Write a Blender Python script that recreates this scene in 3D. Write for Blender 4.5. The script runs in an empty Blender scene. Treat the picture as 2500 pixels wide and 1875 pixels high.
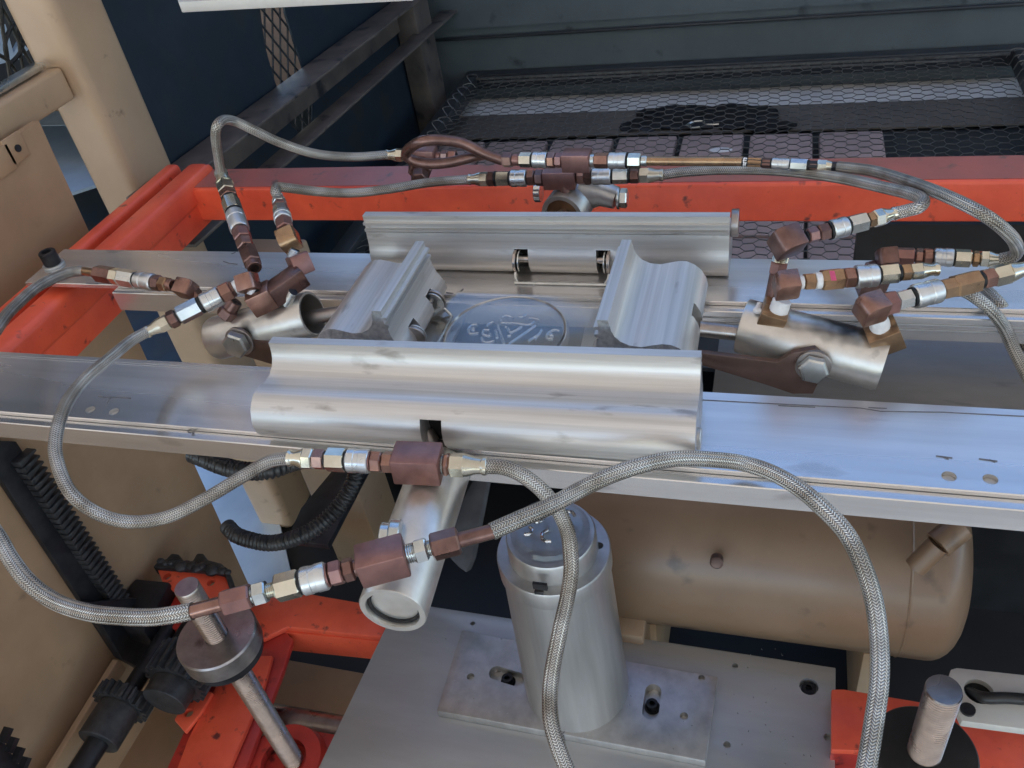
import bpy, bmesh, math, random
from mathutils import Vector, Matrix
random.seed(7)
R = math.radians
scene = bpy.context.scene
col = scene.collection

# ------------------------------------------------------------------ camera
# World: X along the rails to the right, Y away from the photographer, Z up, metres.
# Camera 0.5 m above the rail tops; photo is 2500 x 1875, focal length 2114 px.
F = 2113.94
AX = Vector((0.957, 0.0555, -0.2845)); AZ = -Vector((480., 2563., F)).normalized()
AX = Vector((7110., 412., -F)).normalized(); AX = (AX - AX.dot(AZ) * AZ).normalized()
AY = AZ.cross(AX)
CAM = Vector((0, 0, 0.5))
def ray(u, v):
    d = Vector((u - 1250., v - 937.5, F))
    return Vector((d.dot(AX), d.dot(AY), d.dot(AZ)))
def PZ(u, v, z): r = ray(u, v); return CAM + r * ((z - CAM.z) / r.z)
def PY(u, v, y): r = ray(u, v); return CAM + r * (y / r.y)
def PX(u, v, x): r = ray(u, v); return CAM + r * (x / r.x)
def PD(u, v, d): return CAM + ray(u, v) / F * d
FWD = ray(1250, 937.5).normalized()
def dep(p): return (Vector(p) - CAM).dot(FWD)

cam_d = bpy.data.cameras.new('camera'); cam = bpy.data.objects.new('camera', cam_d); col.objects.link(cam)
right = Vector((AX.x, AY.x, AZ.x)); down = Vector((AX.y, AY.y, AZ.y)); fwd = Vector((AX.z, AY.z, AZ.z))
M3 = Matrix((right, -down, -fwd)).transposed()
cam.matrix_world = Matrix.Translation(CAM) @ M3.to_4x4()
cam_d.sensor_fit = 'HORIZONTAL'; cam_d.sensor_width = 36; cam_d.lens = F / 2500 * 36
cam_d.clip_start = 0.02; cam_d.clip_end = 500
scene.camera = cam

# ------------------------------------------------------------------ sky and sun
SUN_EL, SUN_AZ = 48, 205
w = bpy.data.worlds.new('World'); scene.world = w; w.use_nodes = True
nt = w.node_tree; bg = nt.nodes['Background']
sky = nt.nodes.new('ShaderNodeTexSky'); sky.sky_type = 'NISHITA'; sky.sun_disc = False
sky.sun_elevation = R(SUN_EL); sky.sun_rotation = R(SUN_AZ)
sky.air_density = 1.0; sky.dust_density = .2; sky.ozone_density = 2.2
nt.links.new(sky.outputs[0], bg.inputs[0]); bg.inputs[1].default_value = 0.15
sl = bpy.data.lights.new('sun', 'SUN'); sl.energy = 2.4; sl.angle = R(.5); sl.color = (1, .93, .84)
so = bpy.data.objects.new('sun', sl); col.objects.link(so)
so.rotation_euler = (R(90 - SUN_EL), 0, R(180 - SUN_AZ))
scene.view_settings.view_transform = 'Standard'; scene.view_settings.look = 'None'
scene.view_settings.gamma = 1; scene.view_settings.exposure = 1.45

# ------------------------------------------------------------------ materials
def mat(name, c1, c2=None, metal=0., rough=.5, scale=20., stretch=(1, 1, 1), bump=.1, spots=None,
        spot_scale=60., spot_amt=.62, rvar=.12, coat=0., bdist=.001, speck=None):
    m = bpy.data.materials.new(name); m.use_nodes = True
    n = m.node_tree.nodes; l = m.node_tree.links; b = n['Principled BSDF']
    c2 = c2 or tuple(x * .7 for x in c1)
    tc = n.new('ShaderNodeTexCoord'); mp = n.new('ShaderNodeMapping'); mp.inputs['Scale'].default_value = stretch
    l.new(tc.outputs['Object'], mp.inputs[0])
    no = n.new('ShaderNodeTexNoise'); no.inputs['Scale'].default_value = scale; no.inputs['Detail'].default_value = 6
    no.inputs['Roughness'].default_value = .6
    l.new(mp.outputs[0], no.inputs[0])
    rp = n.new('ShaderNodeValToRGB'); rp.color_ramp.elements[0].position = .32; rp.color_ramp.elements[1].position = .68
    rp.color_ramp.elements[0].color = (*c2, 1); rp.color_ramp.elements[1].color = (*c1, 1)
    l.new(no.outputs[0], rp.inputs[0]); out = rp.outputs[0]
    n2 = n.new('ShaderNodeTexNoise'); n2.inputs['Scale'].default_value = scale * .23; n2.inputs['Detail'].default_value = 3
    l.new((mp if min(stretch) < .9 else tc).outputs[0 if min(stretch) < .9 else 'Object'], n2.inputs[0])
    if spots:
        n3 = n.new('ShaderNodeTexNoise'); n3.inputs['Scale'].default_value = spot_scale; n3.inputs['Detail'].default_value = 4
        m3 = n.new('ShaderNodeMapping'); m3.inputs['Scale'].default_value = tuple(max(.35, q) for q in stretch); l.new(tc.outputs['Object'], m3.inputs[0]); l.new(m3.outputs[0], n3.inputs[0])
        r3 = n.new('ShaderNodeValToRGB'); r3.color_ramp.elements[0].position = spot_amt; r3.color_ramp.elements[1].position = spot_amt + .1
        l.new(n3.outputs[0], r3.inputs[0])
        mx = n.new('ShaderNodeMix'); mx.data_type = 'RGBA'; l.new(r3.outputs[0], mx.inputs[0])
        l.new(out, mx.inputs[6]); mx.inputs[7].default_value = (*spots, 1); out = mx.outputs[2]
    l.new(out, b.inputs['Base Color'])
    b.inputs['Metallic'].default_value = metal
    mr = n.new('ShaderNodeMapRange'); mr.inputs[3].default_value = max(.03, rough - rvar); mr.inputs[4].default_value = min(1, rough + rvar)
    mr.inputs[1].default_value = .3; mr.inputs[2].default_value = .7
    l.new(n2.outputs[0], mr.inputs[0]); l.new(mr.outputs[0], b.inputs['Roughness'])
    if bump:
        bp = n.new('ShaderNodeBump'); bp.inputs['Strength'].default_value = bump; bp.inputs['Distance'].default_value = bdist
        l.new(no.outputs[0], bp.inputs['Height']); l.new(bp.outputs[0], b.inputs['Normal'])
    if coat: b.inputs['Coat Weight'].default_value = coat; b.inputs['Coat Roughness'].default_value = .2
    return m

ALU = (.66, .65, .63)
M = {}
M['alu_rail'] = mat('brushed_aluminium_rail', (.80, .79, .78), (.66, .65, .64), .85, .24, 60, (.06, 1, 1), .05, (.48, .47, .46), 30, .66, .08)
M['alu_jaw'] = mat('extruded_aluminium', (.70, .685, .665), (.53, .52, .50), .74, .43, 190, (.018, 1, 1), .04, (.36, .34, .32), 55, .63, .07)
M['alu_cast'] = mat('dull_aluminium_tube', (.72, .70, .66), (.58, .56, .52), .82, .36, 45, (1, 1, 1), .2, (.22, .21, .2), 28, .68, .10)
M['alu_turned'] = mat('turned_aluminium', (.60, .60, .59), (.42, .42, .415), .84, .38, 34, (1, 1, .06), .1, (.30, .30, .30), 22, .74, .1)
M['alu_plate'] = mat('dull_aluminium_plate', (.56, .57, .57), (.47, .48, .48), .70, .46, 26, (.2, 1, 1), .15, (.25, .25, .26), 30, .70, .08)
M['rough_cut'] = mat('sawn_aluminium_edge', (.66, .66, .66), (.38, .38, .40), .85, .45, 170, (1, 1, 1), .8, bdist=.002)
M['copper'] = mat('rusty_brown_fitting', (.37, .215, .17), (.23, .125, .10), .82, .30, 60, (1, 1, 1), .15, (.12, .07, .05), 90, .68, .1)
M['copper_red'] = mat('oxidised_red_fitting', (.31, .165, .145), (.22, .115, .105), .7, .36, 70, (1, 1, 1), .2, rvar=.06)
M['copper_tan'] = mat('bronze_fitting', (.44, .29, .17), (.28, .18, .115), .82, .28, 60, (1, 1, 1), .15, (.15, .09, .06), 90, .7)
M['copper_dark'] = mat('dark_brown_fitting', (.24, .14, .12), (.14, .08, .07), .8, .33, 60, (1, 1, 1), .2)
M['zinc'] = mat('zinc_plated_steel', (.70, .72, .71), (.52, .55, .54), .95, .26, 60, (1, 1, 1), .15)
M['zinc_tan'] = mat('yellow_zinc_steel', (.68, .65, .55), (.50, .48, .40), .95, .26, 60, (1, 1, 1), .15)
M['zinc_pale'] = mat('pale_zinc_brass', (.76, .73, .61), (.58, .55, .45), .95, .24, 60, (1, 1, 1), .15)
M['steel'] = mat('turned_steel', (.44, .40, .38), (.30, .27, .26), .92, .34, 50, (1, 1, 1), .15, (.14, .11, .1), 30, .68)
M['steel_thread'] = mat('threaded_steel', (.52, .47, .44), (.38, .34, .32), .95, .28, 60, (1, 1, 1), .1)
M['dark_steel'] = mat('greasy_dark_steel', (.045, .045, .05), (.02, .02, .024), .6, .45, 40, (1, 1, 1), .3)
M['grease'] = mat('greasy_gear_steel', (.075, .075, .078), (.03, .03, .033), .5, .5, 60, (1, 1, 1), .4)
M['black'] = mat('black_rubber', (.028, .027, .027), (.016, .016, .017), 0, .34, 40)
M['hole'] = mat('black_oil_and_shade', (.016, .016, .018), (.009, .009, .010), .2, .5, 40)  # also blackens slots, the groove and gaps in place of shade
M['tape'] = mat('white_thread_tape', (.82, .82, .82), (.68, .68, .70), 0, .5, 160, (1, 1, 1), .8, rvar=.02)
M['red'] = mat('orange_red_paint', (.90, .135, .062), (.68, .078, .040), 0, .44, 11, (1, 1, 1), .1, (.16, .035, .03), 48, .635, .08, .25)
M['red_worn'] = mat('worn_red_paint', (.42, .125, .10), (.32, .115, .095), 0, .42, 16, (1, 1, 1), .15, (.17, .10, .085), 34, .60, .08, .2)
M['red_dirty'] = mat('oily_red_paint', (.62, .055, .038), (.34, .032, .026), 0, .34, 12, (1, 1, 1), .2, (.05, .012, .012), 34, .6, .08, .3)
M['tan'] = mat('tan_painted_steel', (.46, .32, .205), (.40, .275, .175), 0, .42, 9, (1, 1, 1), .12, (.20, .125, .08), 30, .66, .06, .15, .002)
M['tan_panel'] = mat('dusty_tan_paint', (.42, .27, .16), (.33, .21, .125), 0, .5, 8, (1, 1, 1), .15, (.22, .145, .09), 17, .66, .08)
M['tank'] = mat('tan_tank_paint', (.25, .158, .095), (.195, .123, .073), 0, .40, 6, (1, 1, 1), .2, (.11, .07, .045), 16, .62, .06, .2)
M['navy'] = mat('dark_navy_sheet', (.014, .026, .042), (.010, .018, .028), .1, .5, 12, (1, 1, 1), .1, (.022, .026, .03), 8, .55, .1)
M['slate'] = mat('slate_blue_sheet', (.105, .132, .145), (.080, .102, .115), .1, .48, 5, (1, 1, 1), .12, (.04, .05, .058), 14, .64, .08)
M['slate_dark'] = mat('dark_grey_frame', (.042, .047, .052), (.026, .030, .034), .2, .45, 20)  # greys lightened to put background haze into the dark frame
M['brace'] = mat('dusty_brown_bar', (.15, .125, .11), (.07, .062, .06), .2, .5, 12, (1, 1, 1), .2, (.02, .022, .028), 20, .6)
M['sheet_dark'] = mat('oily_sheet_metal', (.34, .32, .30), (.20, .19, .18), .15, .5, 12, (.3, 1, 1), .15, (.05, .05, .05), 18, .68)
M['brown_plate'] = mat('brown_steel_plate', (.16, .10, .082), (.10, .065, .054), .5, .4, 40, (1, 1, 1), .2, (.18, .12, .10), 60, .72)
M['wire'] = mat('galvanised_wire', (.20, .20, .195), (.10, .10, .10), .6, .45, 80)
M['ground'] = mat('dark_oily_ground', (.020, .022, .026), (.012, .014, .017), 0, .6, 4, bump=.3, bdist=.004)
M['concrete_l'] = mat('pale_concrete', (.62, .62, .60), (.50, .50, .49), 0, .8, 10, bump=.3, bdist=.003)
M['concrete_d'] = mat('brown_concrete', (.14, .125, .11), (.10, .092, .085), 0, .7, 8, bump=.3, bdist=.003)
M['paver'] = mat('mauve_paver', (.42, .32, .31), (.31, .24, .23), 0, .7, 14, bump=.4, bdist=.003)
M['white'] = mat('white_plastic', (.66, .64, .58), (.56, .54, .49), 0, .42, 10, (1, 1, 1), .1, (.40, .38, .33), 30, .7)
M['white_sheet'] = mat('white_sheet_metal', (.60, .58, .55), (.48, .47, .45), .1, .45, 9, (1, 1, 1), .1, (.34, .31, .28), 18, .66)
M['brass'] = mat('brown_bronze_piston', (.30, .18, .10), (.2, .12, .07), .8, .4, 60)
M['ink'] = mat('black_marker_ink', (.20, .20, .21), (.11, .11, .12), 0, .6, 200, bump=0)
M['pink'] = mat('pink_paint_mark', (.75, .10, .20), (.65, .08, .16), 0, .5, 200, bump=0)
M['deck'] = mat('darkened_tan_deck', (.22, .125, .07), (.18, .10, .056), 0, .9, 8, bump=0)  # tan darkened to hold back the direct sun on it
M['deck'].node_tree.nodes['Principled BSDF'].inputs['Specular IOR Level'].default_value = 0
M['leaf'] = mat('dark_branch', (.06, .055, .045), (.03, .03, .025), 0, .6, 30)
M['pale_blue'] = mat('blue_lit_sheet', (.62, .72, .80), (.50, .60, .70), .5, .35, 8, (1, 1, 1), .15)  # floor sheets carry their blue light as base colour

def glass_mat(name, tint, boost, rough, k_=.3):
    """thin clear plastic / glass: straight see-through with a fresnel sheen"""
    m = bpy.data.materials.new(name); m.use_nodes = True; n = m.node_tree.nodes; l = m.node_tree.links; n.remove(n['Principled BSDF'])
    tr = n.new('ShaderNodeBsdfTransparent'); tr.inputs[0].default_value = (*tint, 1)
    gl = n.new('ShaderNodeBsdfGlossy'); gl.inputs['Roughness'].default_value = rough; gl.inputs[0].default_value = (.95, .95, .95, 1)
    fr_ = n.new('ShaderNodeFresnel'); fr_.inputs[0].default_value = 1.5
    ml = n.new('ShaderNodeMath'); ml.operation = 'MULTIPLY_ADD'; ml.inputs[1].default_value = k_; ml.inputs[2].default_value = boost; ml.use_clamp = True; l.new(fr_.outputs[0], ml.inputs[0])
    no = n.new('ShaderNodeTexNoise'); no.inputs['Scale'].default_value = 30; tc = n.new('ShaderNodeTexCoord'); l.new(tc.outputs['Object'], no.inputs[0])
    bp = n.new('ShaderNodeBump'); bp.inputs['Strength'].default_value = .25; bp.inputs['Distance'].default_value = .0012; l.new(no.outputs[0], bp.inputs['Height']); l.new(bp.outputs[0], gl.inputs['Normal'])
    mx = n.new('ShaderNodeMixShader'); l.new(ml.outputs[0], mx.inputs[0]); l.new(tr.outputs[0], mx.inputs[1]); l.new(gl.outputs[0], mx.inputs[2]); l.new(mx.outputs[0], n['Material Output'].inputs[0])
    return m
M['glass'] = glass_mat('clear_pressed_glass', (.93, .93, .92), .0, .14)
M['acrylic'] = glass_mat('clear_moulded_plastic', (.90, .90, .90), .02, .12, .35)
M['emboss'] = glass_mat('bright_pressed_glass_edge', (.75, .75, .75), .6, .15, .8)

def braid_mat():
    m = bpy.data.materials.new('stainless_braid'); m.use_nodes = True
    n = m.node_tree.nodes; l = m.node_tree.links; b = n['Principled BSDF']
    uv = n.new('ShaderNodeUVMap'); sp = n.new('ShaderNodeSeparateXYZ'); l.new(uv.outputs[0], sp.inputs[0])
    def mth(op, a, c=None, d=None):
        x = n.new('ShaderNodeMath'); x.operation = op
        for i, s in enumerate((a, c, d)):
            if s is None: continue
            if isinstance(s, (int, float)): x.inputs[i].default_value = s
            else: l.new(s, x.inputs[i])
        return x.outputs[0]
    N, P = 16., .0021
    cu = mth('MULTIPLY', sp.outputs[0], N); fu = mth('FRACT', cu)
    par = mth('MODULO', mth('FLOOR', cu), 2.)
    tri = mth('ADD', mth('MULTIPLY', par, fu), mth('MULTIPLY', mth('SUBTRACT', 1., par), mth('SUBTRACT', 1., fu)))
    ph = mth('ADD', mth('DIVIDE', sp.outputs[1], P), tri)
    wv = mth('ADD', mth('MULTIPLY', mth('SINE', mth('MULTIPLY', ph, 6.28318)), .5), .5)
    ed = mth('MULTIPLY', mth('MULTIPLY', fu, mth('SUBTRACT', 1., fu)), 4.)
    h = mth('MULTIPLY', wv, mth('POWER', ed, .5))
    rp = n.new('ShaderNodeValToRGB'); rp.color_ramp.elements[0].position = .1; rp.color_ramp.elements[1].position = .6
    rp.color_ramp.elements[0].color = (.20, .19, .175, 1); rp.color_ramp.elements[1].color = (.80, .77, .72, 1)
    l.new(h, rp.inputs[0])
    tcb = n.new('ShaderNodeTexCoord'); nb = n.new('ShaderNodeTexNoise'); nb.inputs['Scale'].default_value = 38; nb.inputs['Detail'].default_value = 5; l.new(tcb.outputs['Object'], nb.inputs[0])
    rb_ = n.new('ShaderNodeValToRGB'); rb_.color_ramp.elements[0].position = .36; rb_.color_ramp.elements[1].position = .6; rb_.color_ramp.elements[0].color = (.55, .52, .48, 1); rb_.color_ramp.elements[1].color = (1, 1, 1, 1); l.new(nb.outputs[0], rb_.inputs[0])
    mb_ = n.new('ShaderNodeMix'); mb_.data_type = 'RGBA'; mb_.blend_type = 'MULTIPLY'; mb_.inputs[0].default_value = 1; l.new(rp.outputs[0], mb_.inputs[6]); l.new(rb_.outputs[0], mb_.inputs[7]); l.new(mb_.outputs[2], b.inputs['Base Color'])
    b.inputs['Metallic'].default_value = .85; b.inputs['Roughness'].default_value = .3
    bp = n.new('ShaderNodeBump'); bp.inputs['Strength'].default_value = .8; bp.inputs['Distance'].default_value = .0007
    l.new(h, bp.inputs['Height']); l.new(bp.outputs[0], b.inputs['Normal'])
    return m
M['braid'] = braid_mat()

def knurl_mat():
    m = mat('knurled_zinc_steel', (.74, .76, .76), (.60, .62, .62), .95, .30, 60)
    n = m.node_tree.nodes; l = m.node_tree.links; b = n['Principled BSDF']
    uv = n.new('ShaderNodeUVMap'); vo = n.new('ShaderNodeTexChecker'); vo.inputs['Scale'].default_value = 1
    mp = n.new('ShaderNodeMapping'); mp.inputs['Scale'].default_value = (60, 1200, 1); mp.inputs['Rotation'].default_value = (0, 0, 0)
    l.new(uv.outputs[0], mp.inputs[0]); l.new(mp.outputs[0], vo.inputs[0])
    bp = n.new('ShaderNodeBump'); bp.inputs['Strength'].default_value = .35; bp.inputs['Distance'].default_value = .0004
    l.new(vo.outputs[1], bp.inputs['Height']); l.new(bp.outputs[0], b.inputs['Normal'])
    return m
M['knurl'] = knurl_mat()

# ------------------------------------------------------------------ builders
def thing(name, label, cat, loc=(0, 0, 0), group=None):
    o = bpy.data.objects.new(name, None); o.empty_display_size = .02; col.objects.link(o)
    o.location = loc; o['label'] = label; o['category'] = cat
    if group: o['group'] = group
    return o
def origin_of(p):
    v = Vector((0, 0, 0))
    while p: v += Vector(p.location); p = p.parent
    return v
def obj(name, bm, m, parent=None, smooth=30, center=False):
    """mesh built in world coordinates -> one object (children made relative to their parent)"""
    bmesh.ops.recalc_face_normals(bm, faces=bm.faces[:])
    me = bpy.data.meshes.new(name)
    if smooth:
        for f in bm.faces: f.smooth = True
        for e in bm.edges:
            if len(e.link_faces) == 2 and e.calc_face_angle(0) > R(smooth): e.smooth = False
    off = origin_of(parent)
    if off.length: bmesh.ops.translate(bm, verts=bm.verts[:], vec=-off)
    bm.to_mesh(me); bm.free()
    me.materials.append(M[m] if isinstance(m, str) else m)
    o = bpy.data.objects.new(name, me); col.objects.link(o); o.parent = parent
    if not parent and center:
        c = sum((Vector(b) for b in o.bound_box), Vector()) / 8
        me.transform(Matrix.Translation(-c)); o.location = c
    return o
def tag(o, label, cat, group=None):
    o['label'] = label; o['category'] = cat
    if group: o['group'] = group
    return o
def struct(name, bm, m, smooth=30):
    o = obj(name, bm, m, None, smooth); o['kind'] = 'structure'; return o
def B(): return bmesh.new()
def basis(d, up=Vector((0, 0, 1))):
    d = Vector(d).normalized(); up = Vector(up)
    s = d.cross(up)
    if s.length < 1e-4: s = d.cross(Vector((0, 1, 0)))
    s.normalize(); t = s.cross(d).normalized()
    return d, s, t
def bev(bm, geom_edges, w, seg=1):
    if w > 0: bmesh.ops.bevel(bm, geom=geom_edges, offset=w, segments=seg, profile=.5, affect='EDGES', clamp_overlap=True)
def box(bm, lo, hi, bevel=0., seg=2):
    lo, hi = Vector(lo), Vector(hi); c = (lo + hi) / 2; s = hi - lo
    r = bmesh.ops.create_cube(bm, size=1, matrix=Matrix.Translation(c) @ Matrix.Diagonal((*s, 1)))
    if bevel: bev(bm, list({e for v in r['verts'] for e in v.link_edges}), bevel, seg)
    return bm
def obox(bm, p0, p1, w, h, bevel=0., up=(0, 0, 1), seg=2):
    """box from p0 to p1 (centre line), w across, h along 'up'"""
    p0, p1 = Vector(p0), Vector(p1); d, s, t = basis(p1 - p0, up); L = (p1 - p0).length
    mt = Matrix((d, s, t)).transposed().to_4x4(); mt.translation = (p0 + p1) / 2
    r = bmesh.ops.create_cube(bm, size=1, matrix=mt @ Matrix.Diagonal((L, w, h, 1)))
    if bevel: bev(bm, list({e for v in r['verts'] for e in v.link_edges}), bevel, seg)
    return bm
def lathe(bm, p0, p1, prof, n=24, roll=0., cap=True, up=(0, 0, 1)):
    """rings along axis p0->p1; prof = [(t in 0..1, radius)...], with UV (u round, v metres)"""
    p0, p1 = Vector(p0), Vector(p1); d, s, t = basis(p1 - p0, up); L = (p1 - p0).length
    uvl = bm.loops.layers.uv.verify(); rings = []
    for tt, r in prof:
        c = p0 + d * (L * tt)
        rings.append([bm.verts.new(c + (s * math.cos(roll + 2 * math.pi * i / n) + t * math.sin(roll + 2 * math.pi * i / n)) * r) for i in range(n)])
    for k in range(len(rings) - 1):
        for i in range(n):
            j = (i + 1) % n
            f = bm.faces.new((rings[k][i], rings[k][j], rings[k + 1][j], rings[k + 1][i]))
            for lp, uvv in zip(f.loops, ((i / n, prof[k][0] * L), ((i + 1) / n, prof[k][0] * L), ((i + 1) / n, prof[k + 1][0] * L), (i / n, prof[k + 1][0] * L))):
                lp[uvl].uv = uvv
    if cap:
        bm.faces.new(rings[0]); bm.faces.new(rings[-1])
    return bm
def cyl(bm, p0, p1, r, n=24, ch=0.):
    L = (Vector(p1) - Vector(p0)).length; c = min(ch / L, .4) if ch else 0
    return lathe(bm, p0, p1, [(0, r - ch), (c, r), (1 - c, r), (1, r - ch)] if ch else [(0, r), (1, r)], n)
def hexn(bm, p0, p1, r, roll=0., n=6):
    """hex nut with turned-down corners; r = corner radius"""
    L = (Vector(p1) - Vector(p0)).length; c = min(.12 * r / L, .3)
    return lathe(bm, p0, p1, [(0, r * .86), (c, r), (1 - c, r), (1, r * .86)], n, roll)
def smooth_path(pts, sub=8):
    pts = [Vector(p) for p in pts]; out = []
    P = [pts[0] * 2 - pts[1]] + pts + [pts[-1] * 2 - pts[-2]]
    for i in range(1, len(P) - 2):
        a, b, c, d = P[i - 1:i + 3]
        for k in range(sub):
            t = k / sub
            out.append(.5 * ((2 * b) + (c - a) * t + (2 * a - 5 * b + 4 * c - d) * t * t + (3 * b - a - 3 * c + d) * t ** 3))
    out.append(pts[-1]); return out
def tube(bm, pts, r, n=16, cap=True, rf=None):
    uvl = bm.loops.layers.uv.verify()
    d = (pts[1] - pts[0]).normalized(); _, s, t = basis(d)
    rings = []; Ls = [0.]
    for i, p in enumerate(pts):
        nd = (pts[min(i + 1, len(pts) - 1)] - pts[max(i - 1, 0)]).normalized()
        q = d.rotation_difference(nd); s = (q @ s).normalized(); s = (s - s.dot(nd) * nd).normalized(); t = nd.cross(s); d = nd
        rr = rf(i) * r if rf else r
        rings.append([bm.verts.new(p + (s * math.cos(2 * math.pi * k / n) + t * math.sin(2 * math.pi * k / n)) * rr) for k in range(n)])
        if i: Ls.append(Ls[-1] + (p - pts[i - 1]).length)
    for i in range(len(rings) - 1):
        for k in range(n):
            j = (k + 1) % n
            f = bm.faces.new((rings[i][k], rings[i][j], rings[i + 1][j], rings[i + 1][k]))
            for lp, uvv in zip(f.loops, ((k / n, Ls[i]), ((k + 1) / n, Ls[i]), ((k + 1) / n, Ls[i + 1]), (k / n, Ls[i + 1]))): lp[uvl].uv = uvv
    if cap: bm.faces.new(rings[0]); bm.faces.new(rings[-1])
    return bm
def extr(bm, poly, off, bevel=0.):
    """closed polygon (world points) extruded by vector off"""
    off = Vector(off)
    a = [bm.verts.new(Vector(p)) for p in poly]; b = [bm.verts.new(Vector(p) + off) for p in poly]
    n = len(a); bm.faces.new(a); bm.faces.new(b[::-1])
    for i in range(n): bm.faces.new((a[i], b[i], b[(i + 1) % n], a[(i + 1) % n]))
    if bevel: bmesh.ops.recalc_face_normals(bm, faces=bm.faces[:]); bev(bm, bm.edges[:], bevel, 2)
    return bm
def cut(o, *cutters):
    """real boolean cut, result baked into the mesh; cutters are world-space bmeshes"""
    tmp = []
    for c in cutters:
        me = bpy.data.meshes.new('cutter'); bmesh.ops.recalc_face_normals(c, faces=c.faces[:]); c.to_mesh(me); c.free()
        k = bpy.data.objects.new('cutter', me); col.objects.link(k); tmp.append(k)
        md = o.modifiers.new('b', 'BOOLEAN'); md.object = k; md.operation = 'DIFFERENCE'; md.solver = 'EXACT'
    dg = bpy.context.evaluated_depsgraph_get(); dg.update()
    me = bpy.data.meshes.new_from_object(o.evaluated_get(dg)); o.modifiers.clear(); old = o.data; o.data = me; me.name = o.name
    bm = bmesh.new(); bm.from_mesh(me)
    for f in bm.faces: f.smooth = True
    for e in bm.edges: e.smooth = not (len(e.link_faces) == 2 and e.calc_face_angle(0) > R(30))
    bm.to_mesh(me); bm.free()
    for k in tmp: bpy.data.objects.remove(k)
    return o
def vcyl(x, y, z0, z1, r, n=24): return cyl(B(), (x, y, z0), (x, y, z1), r, n)

# ================================================================== SETTING
g = B(); box(g, (-40, -40, -1.0), (40, 40, -.9)); struct('ground', g, 'ground')
ZG = -.896
def quad(bm, pts, th=.004):
    return extr(bm, pts, (0, 0, -th))
# pale strip, brown strip on the ground beyond the machine
def band(name, v0, v1, m, u0=1060, u1=2700, z=-.472, cat=None):
    y0 = PZ(1750, v0, z).y; y1 = min(PZ(1750, v1, z).y, 2.41); x0 = PZ(u0, v0, z).x; x1 = PZ(u1, v0, z).x
    b = B(); box(b, (x0, y0, z - .004), (x1, y1, z)); return struct(name, b, m)
band('concrete_strip', 262, 175, 'concrete_l')
band('brown_strip', 322, 262, 'concrete_d', z=-.470)
b = B(); box(b, (-.96, 1.2, -.49), (1.5, 2.415, -.482)); struct('cabinet_floor', b, 'slate_dark')
# far bright yard beyond everything and left of the machine
b = B(); box(b, (-30, 5.5, -.9), (30, 30, -.892)); struct('pale_yard', b, 'concrete_l')
b = B(); box(b, (-12, -12, -.9), (12, .05, -.892)); struct('concrete_apron', b, 'concrete_l')
# mauve pavers in rows
pv = thing('paver_row', 'row of mauve pavers lying below the wire mesh', 'paving', (0, 0, -.48))
zt = -.452
y0 = PZ(1750, 392, zt).y; y1 = PZ(1750, 329, zt).y
xs = [PZ(u, 345, zt).x for u in (1345, 1505, 1660, 1825, 1995, 2170)]
xs = [xs[0] - 2 * (xs[1] - xs[0]), xs[0] - (xs[1] - xs[0])] + xs
for i in range(len(xs) - 1):
    b = B(); box(b, (xs[i] + .005, y0, -.481), (xs[i + 1] - .010, y1 - random.random() * .01, zt + random.random() * .004), .006); obj('paver', b, 'paver', pv)
pv2 = thing('paver_row', 'nearer rows of mauve pavers seen between the red beam and rear rail', 'paving', (0, 0, -.9))
ya = PZ(2000, 640, zt).y; yb = PZ(2000, 577, zt).y; yc = PZ(2000, 500, zt).y
x0, x1, x2 = PZ(1640, 600, zt).x, PZ(1972, 600, zt).x, PZ(2182, 600, zt).x
for (a, c) in ((ya - .05, yb - .005), (yb + .005, yc)):
    for (p, q) in ((x0 - .15, x0 - .006), (x0, x1 - .007), (x1, x2)):
        b = B(); box(b, (p, a, -.481), (q, c, zt), .006); obj('paver', b, 'paver', pv2)

# ---- translucent roof added out of view above the machine for neutral daylight and reflections
rm = bpy.data.materials.new('added_roof_sheet'); rm.use_nodes = True
n_ = rm.node_tree.nodes; l_ = rm.node_tree.links; n_.remove(n_['Principled BSDF'])
td = n_.new('ShaderNodeBsdfTranslucent'); td.inputs[0].default_value = (.90, .82, .725, 1); dd_ = n_.new('ShaderNodeBsdfDiffuse'); dd_.inputs[0].default_value = (.72, .66, .58, 1)
mx_ = n_.new('ShaderNodeMixShader'); mx_.inputs[0].default_value = .45; l_.new(dd_.outputs[0], mx_.inputs[2]); l_.new(td.outputs[0], mx_.inputs[1]); l_.new(mx_.outputs[0], n_['Material Output'].inputs[0])
M['roof'] = rm
b = B(); box(b, (-6, -6, 1.9), (6, 1.45, 1.91)); struct('added_light_roof', b, 'roof')

# ================================================================== CABINET BEHIND
YB = 2.42
cab = thing('steel_cabinet', 'dark blue sheet steel cabinet standing behind the red beam', 'cabinet', (0, YB, -.9))
def zat(u, v): return PY(u, v, YB).z
zg = zat(1700, 42)
b = B(); box(b, (-1.0, YB, -.9), (1.5, YB + .02, zg - .012)); box(b, (-1.0, YB + .006, zg - .014), (1.5, YB + .02, zg + .012)); box(b, (-1.0, YB - .004, zg + .01), (1.5, YB + .02, 1.15))
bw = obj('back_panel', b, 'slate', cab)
b = B(); box(b, (-1.0, YB - .012, zg - .020), (1.5, YB + .0, zg - .012), .002); obj('seam_strip', b, 'slate_dark', cab)
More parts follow.
